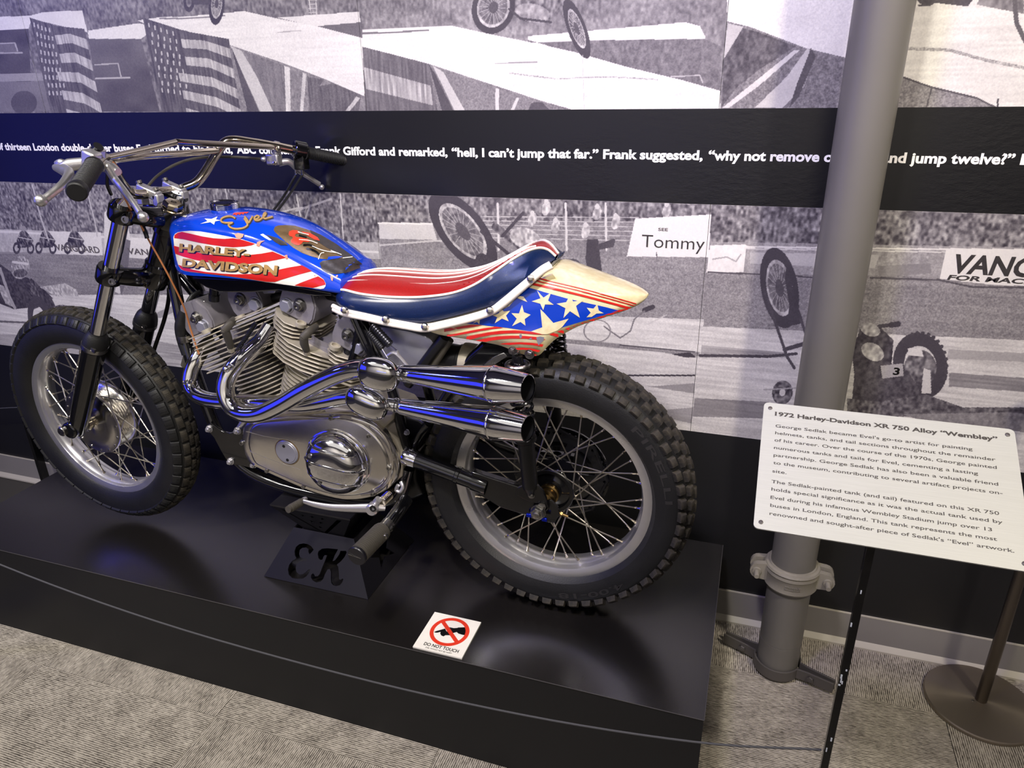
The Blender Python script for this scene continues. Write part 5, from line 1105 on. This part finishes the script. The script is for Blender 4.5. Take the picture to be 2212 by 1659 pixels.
for cyl,nm,lab in ((-1,'front_cylinder','front cylinder leaning forward, fins edge on'),(1,'rear_cylinder','rear cylinder with broad pale fins')):
    cy=part(nm,E(.2,0,0,cyl),None,eng) if False else eng
    bm=BM(); lathe(bm,[(.060,0.06),(.060,.36)],E(0,0,0,cyl),E(1,0,0,cyl)-E(0,0,0,cyl),32); slab(bm,.30,.345,rrect(-.085,.085,-.07,.065,.03),cyl); sub('cylinder_barrel',bm,'castdark',eng)
    mm='cast'
    # barrel fins
    for k in range(15):
        t=.098+k*.0118; r=.086+ .006*min(1,k/6)
        ol=[]
        for q in range(40):
            a=2*PI*q/40; cs=abs(cos(a))**.8*(1 if cos(a)>0 else -1); sn=abs(sin(a))**.8*(1 if sin(a)>0 else -1); ol.append((cs*r*1.0,sn*(r-.004)))
        bm=BM(); slab(bm,t,t+.0030,ol,cyl,.0008); sub('cooling_fin',bm,mm,eng,ang=30)
    # head fins, each lobe notched in the middle
    for k in range(6):
        t=.276+k*.0118; w1=-.128+k*.001; w2=.128-k*.001
        if cyl>0: ol=[(-.128,-.07),(.118,-.07),(.122,.030),(.112,.060),(.06,.074),(.03,.090),(-.01,.102),(-.06,.104),(-.100,.090),(-.128,.06),(-.134,.03)]
        else: ol=[(-.132,-.07),(.130,-.07),(.134,.05),(.120,.085),(.05,.09),(-.05,.09),(-.120,.085),(-.134,.06)]
        bm=BM(); slab(bm,t,t+.0032,ol,cyl,.0009); sub('cooling_fin',bm,mm,eng,ang=30)
    for side in (-1,1):
        for k in range(4):
            t=.345+k*.0108
            if cyl>0:
                ol=[(-.138,-.05),(-.020,-.05),(-.016,.03),(-.030,.062),(-.060,.092),(-.085,.098),(-.118,.085),(-.142,.055)] if side<0 else [(.022,-.05),(.122,-.05),(.124,.045),(.100,.072),(.066,.086),(.040,.080),(.020,.05)]
                if side>0: t-=.012
            else: ol=[(-.136,-.05),(-.018,-.05),(-.016,.05),(-.05,.085),(-.115,.088),(-.136,.07)] if side<0 else [(.014,-.05),(.132,-.05),(.134,.07),(.10,.086),(.03,.084),(.012,.05)]
            if cyl>0 and side>0 and k>2: continue
            bm=BM(); slab(bm,t,t+.0032,ol,cyl,.0009); sub('cooling_fin',bm,mm,eng,ang=30)
    # rocker boxes
    for side in (-1,1):
        cs=side*(.082 if cyl<0 else .080); tb0=.385 if cyl>0 else .380
        if cyl>0 and side>0: tb0-=.012
        h=.088
        prof=[(-.044,0),(.044,0),(.052,.02),(.050,.055),(.030,h),(-.026,h+.004),(-.050,.06),(-.052,.02)]
        if side>0: prof=[(-a,b) for a,b in prof]
        o1=.066 if not (cyl<0 and side>0) else .050
        base=[E(tb0+b,cs+a,o1,cyl) for a,b in prof]
        bm=BM(); prism(bm,base,(0,.125,0)); bmesh.ops.bevel(bm,geom=bm.edges[:],offset=.004,segments=2,affect='EDGES'); rb=sub('rocker_box',bm,'castdark',eng,ang=45)
        bm=BM(); lathe(bm,[(.0,.0),(.0185,0),(.0165,.0045),(0,.0045)],E(tb0+.042,cs-side*.008,o1,cyl),(0,-1,0),24); lathe(bm,[(.0125,.004),(.0125,.011),(.0105,.013),(.0095,.013)],E(tb0+.042,cs-side*.008,o1,cyl),(0,-1,0),6); lathe(bm,[(.0085,.011),(.0085,.018),(.0045,.018),(.0045,.014),(0,.014)],E(tb0+.042,cs-side*.008,o1,cyl),(0,-1,0),16); sub('rocker_nut',bm,'steel',eng)
        pc=E(tb0+.024,cs+side*.026,o1,cyl) if cyl>0 else E(tb0+.016,cs+ (.014 if side<0 else .030),o1,cyl)
        bm=BM(); lathe(bm,[(.0175,0),(.017,.004),(.0165,.0105),(.0145,.0125),(0,.0125)],pc,(0,-1,0),6); lathe(bm,[(.021,0),(.0195,.003),(.0175,.003)],pc,(0,-1,0),24); sub('inspection_plug',bm,'satin',eng)
        for a,b in ((-.036,.080),(.034,.072)):
            bm=BM(); hexbolt(bm,E(tb0+b-.004,cs+a*(-side),o1-.02,cyl),E(1,0,0,cyl)-E(0,0,0,cyl),.006,.008); sub('cap_bolt',bm,'steel',eng)
        # bolt boss on the fin deck
        bm=BM(); lathe(bm,[(.0135,-.004),(.0135,.006),(.0095,.007),(.0095,.001),(0,.001)],E(tb0,cs-side*.028,.078 if o1>.06 else .06,cyl),E(1,0,0,cyl)-E(0,0,0,cyl),18); sub('head_bolt_boss',bm,'cast',eng)
    # spark plug with rubber cap
    b=E(.345,.0,.085,cyl); 
    if cyl<0: pl_=[P(498,750,.095),P(492,728,.11),P(486,712,.12),P(497,700,.11),P(505,690,.06)]
    else: pl_=[P(662,757,.10),P(657,742,.115),P(656,728,.12),P(668,716,.11),P(682,706,.06)]
    bm=BM(); tube(bm,[pl_[0],pl_[1],pl_[2]],[.0085,.0105,.0105],14); tube(bm,[pl_[2],pl_[3],pl_[4]],[.0108,.010,.008],14,smooth=3); sub('spark_plug_cap',bm,'boot',eng)
    bm=BM(); tube(bm,[pl_[0]+(pl_[0]-pl_[1]).normalized()*.014,pl_[0]],.0095,6); sub('spark_plug',bm,'cast',eng)
# crankcase
ol=[P(x,y,.075) for x,y in ((545,880),(600,862),(700,872),(780,885),(835,905),(868,950),(872,1000),(850,1040),(800,1062),(740,1072),(660,1052),(590,1022),(535,998),(520,950),(530,905))]
bm=BM(); prism(bm,ol,(0,.17,0)); sub('crankcase',bm,'cast',eng,bevel=.008)
bm=BM(); prism(bm,[P(x,y,.11) for x,y in ((700,878),(760,886),(800,898),(850,893),(848,908),(830,925),(860,950),(872,985),(868,1030),(845,1050),(830,1020),(840,980),(825,940),(780,905),(700,893))],(0,.05,0)); sub('case_rim',bm,'cast',eng,bevel=.006)
# polished side cover
covpx=[(527,932),(530,918),(540,907),(556,901),(590,897),(640,893),(700,890),(745,891),(785,899),(812,914),(835,936),(850,958),(860,982),(864,1005),(860,1030),(848,1048),(830,1062),(800,1073),(765,1077),(730,1074),(671,1057),(603,1028),(560,1008),(541,997),(530,972),(525,950)]
def shrink(pts,f,cx=None,cy=None):
    cx=cx or sum(p[0] for p in pts)/len(pts); cy=cy or sum(p[1] for p in pts)/len(pts); return [(cx+(x-cx)*f,cy+(y-cy)*f) for x,y in pts]
def sp2(pts,n=3): return [(p.x,p.y) for p in spline([V((a,b,0)) for a,b in pts],n,True)]
cov=sp2(covpx)
base=[P(x,y,.118) for x,y in cov]
bm=BM(); secs=[[p+V((0,.045,0)) for p in base],base,[P(x,y,.118) for x,y in shrink(cov,.985)]]
c0=sum(base,V((0,0,0)))/len(base)
def inset(f,dy): return [c0+(p-c0)*f+V((0,dy,0)) for p in base]
loft(bm,[inset(1,.045),inset(1,0),inset(.993,-.006),inset(.975,-.009),inset(.90,-.0095),inset(.885,-.013),inset(.86,-.0145)]); cvr=sub('side_cover',bm,'polished',eng,ang=40)
# raised seam lines on the cover face
bm=BM(); yy=.132
tube(bm,[P(532,932,yy),P(570,942,yy),P(620,950,yy),P(660,958,yy)],.0012,6); tube(bm,[P(538,975,yy),P(600,998,yy),P(650,1015,yy)],.0012,6); sub('cover_seam',bm,'polished',eng)
ar=[P(x,y,yy) for x,y in ((548,915),(585,906),(640,900),(700,903),(735,900))]
bm=BM(); tube(bm,ar,.0022,8,smooth=4); sub('cover_ridge',bm,'polished',eng)
ar=[P(x,y,.130) for x,y in ((760,903),(800,917),(828,940),(846,975),(848,1010),(838,1040),(815,1062),(780,1068))]
bm=BM(); tube(bm,ar,.0035,10,smooth=4); sub('cover_ridge',bm,'polished',eng)
for x,y in ((716,902),(797,941),(841,1010),(561,914),(524,956),(578,1016),(657,1050),(806,1066)):
    bm=BM(); lathe(bm,[(.008,-.006),(.008,0),(.0055,.0005),(.0055,.007),(.003,.007),(.003,.003),(0,.003)],P(x,y,.130 if x>700 else .124),(0,-1,0),14); sub('cover_screw',bm,'steel',eng)
# round inspection cap with two drive holes
cc=P(621,976,.131); bm=BM(); lathe(bm,[(.0345,0),(.0345,.003),(.0325,.005),(.0295,.005),(.0285,.0062),(0,.0062)],cc,(0,-1,0),40); sub('round_cap',bm,'satin',eng)
for dx,dz in ((-.004,.019),(.001,-.021)):
    bm=BM(); lathe(bm,[(0,0),(.0042,0),(.0042,.001),(.003,.0012),(0,.0005)],cc+V((dx,-.0062,dz)),(0,-1,0),14); sub('cap_hole',bm,'blacksatin',eng)
bm=BM(); lathe(bm,[(.0345,0),(.0375,0),(.0375,.0018),(.0345,.0025)],cc,(0,-1,0),40); sub('cap_seal',bm,'gold_dull',eng)
# chromed ribbed dome
dc=P(731,996,.135); RD=.0855
prof=[(RD+.004,-.012),(RD+.004,0),(RD,.006)]+[(RD*cos(R(a))**.55,.006+.046*sin(R(a))) for a in range(10,91,8)]+[(0,.052)]
bm=BM(); lathe(bm,prof,dc,(0.02,-1,0.06),64); dome=sub('ribbed_dome',bm,'chrome',eng,ang=50)
dax=V((.02,-1,.06)).normalized()
def dome_h(r): 
    # height for radius r on the profile
    for (r1,h1),(r2,h2) in zip(prof[2:],prof[3:]):
        if r2<=r<=r1: return h1+(h2-h1)*((r1-r)/max(1e-6,r1-r2))
    return .052
for zz in (.047,.004,-.037,):
    pts=[]; xm=math.sqrt(RD**2-zz**2)*.985
    for k in range(25):
        x=-xm+2*xm*k/24; r=math.hypot(x,zz); slope=.10*x; q=V((x,0,zz-x*.12+ .004*0)); r=math.hypot(q.x,q.z); 
        if r>RD*.99: continue
        pts.append(dc+V((q.x,0,q.z))+dax*(dome_h(r)+.0005))
    bm=BM(); tube(bm,pts,.0036,10); sub('dome_rib',bm,'chrome',eng)
bm=BM(); tube(bm,[dc+V((cos(2*PI*k/40)*(RD+.001),0,sin(2*PI*k/40)*(RD+.001)))+dax*.004 for k in range(40)],.0035,8,closed=True); sub('dome_rim',bm,'chrome',eng)
for x,z in ((-.052,.028),(-.035,-.045),(.034,-.042)):
    r=math.hypot(x,z); bm=BM(); lathe(bm,[(.006,-.004),(.006,.002),(.003,.0025),(0,.001)],dc+V((x,0,z))+dax*dome_h(r),dax,12); sub('dome_screw',bm,'steel',eng)
# rear of the gearbox: clutch arm, brackets, bolts in the dark gap
bm=BM(); prism(bm,[P(x,y,.05) for x,y in ((845,895),(905,905),(930,925),(925,960),(895,990),(900,1040),(915,1070),(880,1085),(850,1060),(866,1010),(868,960))],(0,.10,0)); sub('gearbox_rear',bm,'blacksatin',eng,bevel=.008)
bm=BM(); tube(bm,[P(925,915,.08),P(908,935,.08),P(896,960,.08),P(893,985,.08)],[.012,.008,.008,.012],12,smooth=4); sub('rear_bracket',bm,'frame_black',eng)
for x,y in ((879,933),(878,1033),(857,1077)):
    bm=BM(); hexbolt(bm,P(x,y,.09),(0,-1,0),.0065,.008); sub('case_bolt',bm,'satin',eng)
# carburettor and manifold block between the heads, far-side parts
bm=BM(); box(bm,E(.42,.0,-.03,1)+V((-.10,0,.02)),(.07,.10,.07)); tube(bm,[Q(-1.15,1.06,-.06),Q(-1.15,1.06,-.20)],.03,20); sub('carburettor',bm,'castdark',eng,bevel=.004)
bm=BM(); lathe(bm,[(0,0),(.05,0),(.055,.01),(.055,.06),(.05,.07),(0,.07)],Q(-1.15,1.04,-.16),(0,1,0),28); sub('air_filter',bm,'blacksatin',eng)
bm=BM(); prism(bm,[P(x,y,.03) for x,y in ((540,626),(566,623),(596,628),(592,634),(562,636),(542,632))],(0,.05,0)); sub('top_bracket',bm,'satin',eng,bevel=.002)
# black hoses beside the front cylinder
def hose(pts,r,m='rubber',sm=5): bm=BM(); tube(bm,pts,r,12,smooth=sm); return sub('rubber_hose',bm,m,eng)
hose([P(433,630,.02),P(415,640,.04),P(403,662,.055),P(396,690,.06),P(392,715,.06)],.0065); hose([P(441,650,.02),P(420,662,.045),P(405,680,.055),P(396,700,.06)],.0055)
hose([P(398,672,.058),P(392,700,.062),P(392,718,.062),P(397,740,.062),P(405,765,.065)],[.013,.017,.017,.0165,.0155])
bm=BM(); lathe(bm,[(.0180,0),(.0188,0),(.0188,.018),(.0180,.018)],P(400,737,.063),P(396,717,.063)-P(400,737,.063),28,closed=True); sub('steel_band',bm,'steel',eng)
hose([P(585,645,.0),P(610,640,.0),P(640,642,-.02)],.012); hose([P(745,640,.02),P(742,680,.02),P(760,720,.04),P(750,770,.05),P(728,790,.06)],.013)
hose([P(400,790,.03),P(404,775,.03),P(409,762,.03)],.012,'boot')

# ---------------- exhaust
ex=part('exhaust_system',P(700,850,.18),'chromed high exhaust pipes with two megaphone mufflers')
def xs(pts,r,name,m='chrome',sm=6,seg=28): bm=BM(); tube(bm,pts,r,seg,smooth=sm,caps=True); return sub(name,bm,m,ex,ang=60)
xs([P(470,735,.03),P(440,752,.05),P(424,778,.075),P(413,805,.09),P(411,828,.10),P(420,848,.115),P(438,860,.13),P(465,866,.14),P(500,868,.145),P(550,869,.15),P(610,872,.155),P(660,873,.16),P(705,866,.17),P(745,858,.18),P(775,855,.185)],.0205,'front_exhaust_pipe')
xs([P(585,705,.06),P(566,733,.085),P(546,752,.11),P(520,776,.14),P(500,800,.16),P(489,825,.172),P(488,850,.18),P(497,873,.186),P(515,889,.19),P(540,895,.195),P(572,890,.195),P(610,872,.195),P(650,848,.195),P(690,826,.195),P(730,808,.195),P(762,799,.195),P(785,797,.195)],.0222,'rear_exhaust_pipe')
# oval heat shields
def shield(c,rx,rz,rot,name='heat_shield'):
    bm=BM(); bmesh.ops.create_uvsphere(bm,u_segments=40,v_segments=24,radius=1)
    for v in bm.verts:
        p=v.co.copy(); e=2.5; 
        l=(abs(p.x)**e+abs(p.z)**e+abs(p.y)**e)**(1/e); p/=l; v.co=p
    M4=Matrix.Translation(c)@Matrix.Rotation(rot,4,'Y')@Matrix.Diagonal((rx,.024,rz,1)); bmesh.ops.transform(bm,matrix=M4,verts=bm.verts)
    return sub(name,bm,'chrome',ex,ang=80)
shield(P(818,808,.215),.0500,.0395,R(4)); shield(P(792,870,.212),.0530,.0350,R(20))
for (a,b),(c,d) in (((860,800),(866,802)),((838,868),(850,872))): pass
def muffler(a,b,o1,o2,rs,ts,name='muffler'):
    A_=P(*a,o1); B_=P(*b,o2); d=(B_-A_); L_=d.length; d.normalize()
    outer=[(r,t*L_) for r,t in zip(rs,ts)]; prof=outer+[(rs[-1]-.0022,L_+.0004),(rs[-1]-.003,L_-.004)]+[(rs[-1]-.002,L_-.03),(.020,L_-.10),(.014,L_-.11),(0,L_-.11)]
    bm=BM(); lathe(bm,[(0,0)]+prof,A_,d,56); sub(name,bm,'chrome',ex,ang=30)
    bm=BM(); lathe(bm,[(rs[-1]-.0032,-.002),(rs[-1]-.003,-.03),(.030,-.06),(.0,-.075)],B_,d,40); sub('muffler_throat',bm,'blacksatin',ex)
    # seams: welded edge where the cone turns and the strap end
    k=ts.index(.757); 
    bm=BM(); lathe(bm,[(rs[k]-.0005,ts[k]*L_-.003),(rs[k]+.0009,ts[k]*L_-.001),(rs[k]+.0009,ts[k]*L_+.001),(rs[k]-.0005,ts[k]*L_+.003)],A_,d,56); sub('weld_seam',bm,'chrome',ex)
ts_=[0,.012,.03,.25,.5,.70,.757,.80,.9,1.0]
muffler((864,806),(1141,838.5),.186,.265,[.0175,.0190,.0193,.0250,.0320,.0372,.0388,.0378,.0332,.0285],ts_)
muffler((866,878),(1141,926),.186,.265,[.0175,.0190,.0193,.0242,.0302,.0350,.0366,.0358,.0322,.0285],ts_)
xs([P(838,873,.188),P(850,875,.187),P(868,878.5,.187)],.0155,'muffler_inlet',sm=3); xs([P(855,803,.187),P(866,806,.187)],.0150,'muffler_inlet',sm=0)
bm=BM(); lathe(bm,[(.0165,0),(.0178,.001),(.0178,.006),(.0165,.007)],P(852,875.5,.187),P(868,878.5,.187)-P(850,875,.187),28); sub('pipe_band',bm,'chrome',ex)
# springs and anchor tabs
def spring(a,b,r,n,name='exhaust_spring',m='blacksatin'):
    d=b-a; u=d.normalized().orthogonal().normalized(); w=d.normalized().cross(u); pts=[a+d*(t/(n*8))+(u*cos(2*PI*t/8)+w*sin(2*PI*t/8))*r for t in range(n*8+1)]
    bm=BM(); tube(bm,pts,.0013,6); tube(bm,[a,b],r*.62,8); return sub(name,bm,m,ex)
spring(P(553,697,.13),P(514,755,.17),.0052,26)
bm=BM(); prism(bm,[P(x,y,.178) for x,y in ((503,782),(513,768),(512,778),(508,790),(500,800),(492,800),(490,790))],(0,.004,0)); sub('spring_tab',bm,'chrome',ex,bevel=.001)
bm=BM(); bmesh.ops.create_uvsphere(bm,u_segments=16,v_segments=10,radius=.009,matrix=Matrix.Translation(P(489,797,.185))); sub('spring_boss',bm,'chrome',ex)
bm=BM(); tube(bm,[P(412,818,.11),P(406,825,.12),P(398,830,.125),P(396,824,.125),P(402,822,.12)],.0018,6,smooth=4); bmesh.ops.create_uvsphere(bm,u_segments=12,v_segments=8,radius=.008,matrix=Matrix.Translation(P(410,833,.118))); sub('spring_hook',bm,'chrome',ex)
# muffler hanger bracket seen above the upper muffler
bm=BM(); tube(bm,[P(838,768,.15),P(850,762,.15),P(862,770,.15),P(880,791,.15)],.0045,8,smooth=3); tube(bm,[P(858,757,.15),P(862,768,.15),P(878,790,.15)],.0035,8,smooth=3); sub('muffler_hanger',bm,'alloy',ex)
for a,b,r_,m_ in (((797,718),(826,752),.0085,'rubber'),((805,704),(842,744),.0105,'blacksatin')):
    bm=BM(); tube(bm,[P(*a,.12),P(*b,.13)],[r_*.9,r_],14); n=9
    for k in range(n):
        t=(k+.5)/n; q=P(*a,.12).lerp(P(*b,.13),t); lathe(bm,[(r_*.95,-.0012),(r_*1.08,0),(r_*.95,.0012)],q,P(*b,.13)-P(*a,.12),14)
    sub('rubber_sleeve',bm,m_,ex)
bm=BM(); tube(bm,[P(824,752,.13),P(838,775,.14)],.0022,8); tube(bm,[P(841,744,.13),P(858,758,.14)],.0018,8); sub('wire_rod',bm,'steel',ex)
# oil tank, mounting rods and air intake behind the seat rail
sp_=[P(x,y,.075) for x,y in sp2([(800,704),(812,702),(860,707),(900,716),(932,729),(941,745),(936,765),(922,785),(905,795),(860,795),(815,775),(805,750),(797,720)],3)]
c0=sum(sp_,V((0,0,0)))/len(sp_); bm=BM(); loft(bm,[[p+V((0,.10,0)) for p in sp_],sp_,[c0+(p-c0)*.97+V((0,-.006,0)) for p in sp_],[c0+(p-c0)*.93+V((0,-.0075,0)) for p in sp_]]); o=sub('oil_tank',bm,'satin',ang=40)
bm=BM(); tube(bm,[P(760,688,.10),P(775,722,.10),P(800,775,.10)],.0045,8); tube(bm,[P(768,686,.09),P(790,735,.09),P(806,772,.09)],.011,10); tube(bm,[P(778,700,.07),P(765,760,.07),P(752,800,.07)],.010,10); sub('seat_strut',bm,'frame_black')
A_=P(955,768,.03); bm=BM(); lathe(bm,[(0,0),(.034,0),(.034,.045),(.0365,.047),(.0365,.055),(0,.055)],A_,(1,0,-.08),32); sub('breather_can',bm,'blacksatin')
bm=BM(); lathe(bm,[(.0365,.055),(.042,.056),(.043,.062),(.043,.13),(.0,.13)],A_,(1,0,-.08),32); sub('breather_can',bm,'cast')

# ---------------- foot controls
fc=part('foot_controls',P(830,1090,.16))
a0=P(812,1096,.168); 
bm=BM(); tube(bm,[P(656,1083,.205),P(680,1090,.205),P(715,1096,.20),P(755,1098,.19),P(795,1098,.18),P(815,1098,.172)],[.0065,.0085,.0100,.0115,.0135,.0125],16,smooth=5,sx=.55); lathe(bm,[(0,-.012),(.014,-.012),(.016,-.008),(.016,.010),(.013,.014),(0,.014)],P(806,1098,.178),(0,-1,0),24); tube(bm,[P(812,1085,.172),P(818,1078,.172)],.009,12); tube(bm,[P(818,1096,.172),P(832,1098,.165)],[.010,.007],10); sub('shift_lever',bm,'alloy',fc)
bm=BM(); lathe(bm,[(.0085,0),(.0085,.003),(.005,.003),(.005,-.001),(0,-.001)],P(806,1098,.192),(0,-1,0),16); sub('lever_bolt',bm,'blacksatin',fc)
def ribbed(a,b,r,name,m,n=10,rib=.0012):
    d=b-a; L_=d.length; d=d.normalized(); prof=[(0,0),(r,0),(r,.004)]
    for k in range(n): t=.006+(L_-.012)*k/n; prof+=[(r+rib,t),(r+rib,t+(L_-.012)/n*.5),(r-.0004,t+(L_-.012)/n*.6),(r-.0004,t+(L_-.012)/n*.9)]
    prof+=[(r,L_-.004),(r,L_),(0,L_)]; bm=BM(); lathe(bm,prof,a,d,24); return sub(name,bm,m,fc,ang=25)
ribbed(P(654,1083,.190),P(622,1101,.245),.0092,'toe_rubber','boot',8); bm=BM(); lathe(bm,[(.005,-.01),(.007,-.006),(.007,.004)],P(656,1080,.187),P(622,1101,.245)-P(654,1083,.190),12); sub('toe_pin',bm,'alloy',fc)
# splined shaft with spring
bm=BM(); tube(bm,[P(826,1083,.165),P(850,1060,.11)],.010,14); 
for k in range(7):
    q=P(826,1083,.165).lerp(P(840,1070,.135),k/6); lathe(bm,[(.010,-.0012),(.0125,0),(.010,.0012)],q,P(850,1060,.11)-P(826,1083,.165),14)
sub('shift_shaft',bm,'nickel',fc)
bm=BM(); tube(bm,[P(866,1040,.12),P(870,1052,.125),P(864,1062,.13),P(856,1058,.13),P(860,1048,.13)],.005,10,smooth=4); sub('return_hook',bm,'alloy',fc)
# foot peg on its bracket
bm=BM(); tube(bm,[P(876,1082,.14),P(858,1108,.20),P(836,1138,.255)],[.0185,.017,.0165],18); sub('peg_bracket',bm,'clampdark' if False else 'blackpaint',fc)
bm=BM(); tube(bm,[P(840,1130,.245),P(830,1142,.265)],.0165,16); lathe(bm,[(.008,0),(.008,.006),(.0065,.009),(0,.009)],P(832,1155,.285),V((.2,-1,-.2)),14); lathe(bm,[(.007,0),(.007,.005),(0,.006)],P(812,1142,.265),V((-1,0,.6)),12); sub('peg_pivot',bm,'steel',fc)
ribbed(P(826,1146,.268),P(772,1200,.372),.0215,'peg_rubber','boot',17,.0014)
bm=BM(); a=P(772,1200,.372); d=(P(772,1200,.372)-P(826,1146,.268)).normalized(); lathe(bm,[(.0225,-.004),(.0235,0),(.0235,.003),(.022,.005),(0,.005)],a,d,28); sub('peg_end_cap',bm,'stand_black',fc)
bm=BM(); box(bm,a+d*.0055,(.040,.0008,.0012),Matrix.Rotation(R(8),3,'Y')); sub('cap_slot',bm,'steel',fc,smooth=False)
ribbed(Q(-.86,.60,-.19),Q(-.86,.60,-.30),.0215,'peg_rubber','boot',14,.0014); bm=BM(); tube(bm,[Q(-.82,.62,-.08),Q(-.86,.60,-.20)],.016,14); sub('peg_bracket',bm,'blackpaint',fc)

# ================================================================ stand under the engine, cut from black sheet
sd=empty('display_stand',(-1.053,1.495,PZ),'black sheet-metal bike stand with cut-out letters E K under the engine','stand')
zs_=PZ+.0015; X0,X1,Y0,Y1=-1.2201,-.8868,1.352,1.638; zt_=.452; xa,xb,ya,yb=-1.150,-.957,1.425,1.565
def face_plate(name,quad,cuts,m='stand_black',th=.004):
    """a sheet (quad BL,BR,TR,TL) with shapes cut clean through it; cuts in 0..1 face coordinates"""
    BL,BR,TR,TL=[V(q) for q in quad]; n=(BR-BL).cross(TL-BL).normalized()
    def mp_(a,b): 
        p=(BL+(BR-BL)*a); q=(TL+(TR-TL)*a); return p.lerp(q,b)
    cu=bpy.data.curves.new('c','CURVE'); cu.dimensions='2D'; cu.fill_mode='BOTH'
    for pl_ in [[(0,0),(1,0),(1,1),(0,1)]]+cuts:
        s=cu.splines.new('POLY'); s.points.add(len(pl_)-1); s.use_cyclic_u=True
        for i,(a,b) in enumerate(pl_): s.points[i].co=(a,b,0,1)
    o=bpy.data.objects.new('c',cu); COL.objects.link(o); dg=bpy.context.evaluated_depsgraph_get(); dg.update(); me=bpy.data.meshes.new_from_object(o.evaluated_get(dg))
    bm=BM(); bm.from_mesh(me); bpy.data.objects.remove(o); bpy.data.meshes.remove(me); bpy.data.curves.remove(cu)
    bmesh.ops.remove_doubles(bm,verts=bm.verts,dist=1e-5)
    for v in bm.verts: v.co=mp_(v.co.x,v.co.y)
    ge=bmesh.ops.extrude_face_region(bm,geom=bm.faces[:]); 
    for v in [g for g in ge['geom'] if isinstance(g,bmesh.types.BMVert)]: v.co-=n*th
    return mk(name,bm,m,sd,smooth=False)
# letters measured on the front face (crop 600,1120 scale 6.506)
fq=[(X0,Y0,zs_),(X1,Y0,zs_),(xb,ya,zt_),(xa,ya,zt_)]
def inv_face(px,py,quad):
    BL,BR,TR,TL=[V(q) for q in quad]; n=(BR-BL).cross(TL-BL); d=ray(px,py); t=(BL-CAM).dot(n)/d.dot(n); p=CAM+d*t
    b=(p.z-BL.z)/(TL.z-BL.z); l=BL.lerp(TL,b); r=BR.lerp(TR,b); return ((p-l).dot(r-l)/(r-l).length_squared,b)
Epx=[(505,440),(470,390),(420,360),(360,350),(300,362),(255,400),(235,460),(240,520),(262,560),(200,600),(160,650),(142,720),(155,790),(200,835),(270,848),(350,845),(400,815),(440,765),(458,712),(430,720),(395,755),(350,785),(300,785),(262,750),(252,700),(262,650),(300,610),(350,600),(395,600),(410,580),(395,560),(350,560),(315,545),(300,500),(310,440),(345,412),(400,408),(432,430),(430,470),(445,505),(480,470)]
Kpx=[(560,500),(572,460),(620,425),(700,418),(848,432),(800,520),(770,600),(800,590),(840,540),(865,500),(880,455),(960,455),(968,480),(940,540),(890,600),(830,650),(850,680),(858,760),(862,850),(880,865),(905,845),(922,850),(905,900),(870,940),(820,950),(780,940),(752,905),(745,840),(748,760),(735,712),(700,715),(660,790),(640,850),(600,890),(540,898),(490,870),(465,830),(470,790),(495,768),(515,790),(520,812),(560,812),(590,780),(620,700),(660,600),(690,520),(660,515),(640,540),(630,575),(600,585),(572,560)]
cutsF=[[inv_face(600+x/6.506,1120+y/6.506,fq) for x,y in L_] for L_ in (Epx,Kpx)]
face_plate('front_sheet',fq,cutsF)
rq=[(X1,Y0,zs_),(X1,Y1,zs_),(xb,yb,zt_),(xb,ya,zt_)]
star=[(.5+.26*sin(R(36*k))*(1 if k%2==0 else .42),.40+.30*cos(R(36*k))*(1 if k%2==0 else .42)) for k in range(10)]
face_plate('side_sheet',rq,[star]); face_plate('side_sheet',[(X0,Y1,zs_),(X0,Y0,zs_),(xa,ya,zt_),(xa,yb,zt_)],[star]); face_plate('back_sheet',[(X1,Y1,zs_),(X0,Y1,zs_),(xa,yb,zt_),(xb,yb,zt_)],[])
# the upper, upturned half carrying the engine
nx0,nx1,ny0,ny1=-1.098,-1.005,1.440,1.55; zb2=.428; tx0,tx1,ty0,ty1,zt2=-1.185,-.935,1.385,1.60,.541
vq=[(nx0,ny0,zb2),(nx1,ny0,zb2),(tx1,ty0,zt2),(tx0,ty0,zt2)]
vcut=[[(.5,.10),(.90,.92),(.84,.92),(.5,.20),(.16,.92),(.10,.92)]]
def st5(cx,cy,r): return [(cx+r*sin(R(36*k))*(1 if k%2==0 else .42),cy+r*1.3*cos(R(36*k))*(1 if k%2==0 else .42)) for k in range(10)]
vcut+=[st5(.5,.42,.05),st5(.42,.62,.045),st5(.58,.64,.045),st5(.36,.82,.04),st5(.5,.84,.04),st5(.64,.83,.04)]
face_plate('upper_front_sheet',vq,vcut); face_plate('upper_side_sheet',[(nx1,ny0,zb2),(nx1,ny1,zb2),(tx1,ty1,zt2),(tx1,ty0,zt2)],[]); face_plate('upper_side_sheet',[(nx0,ny1,zb2),(nx0,ny0,zb2),(tx0,ty0,zt2),(tx0,ty1,zt2)],[]); face_plate('upper_back_sheet',[(nx1,ny1,zb2),(nx0,ny1,zb2),(tx0,ty1,zt2),(tx1,ty1,zt2)],[])
bm=BM(); box(bm,((tx0+tx1)/2,(ty0+ty1)/2,zt2+.002),(tx1-tx0,ty1-ty0,.005)); mk('cradle_plate',bm,'stand_black',sd,smooth=False)
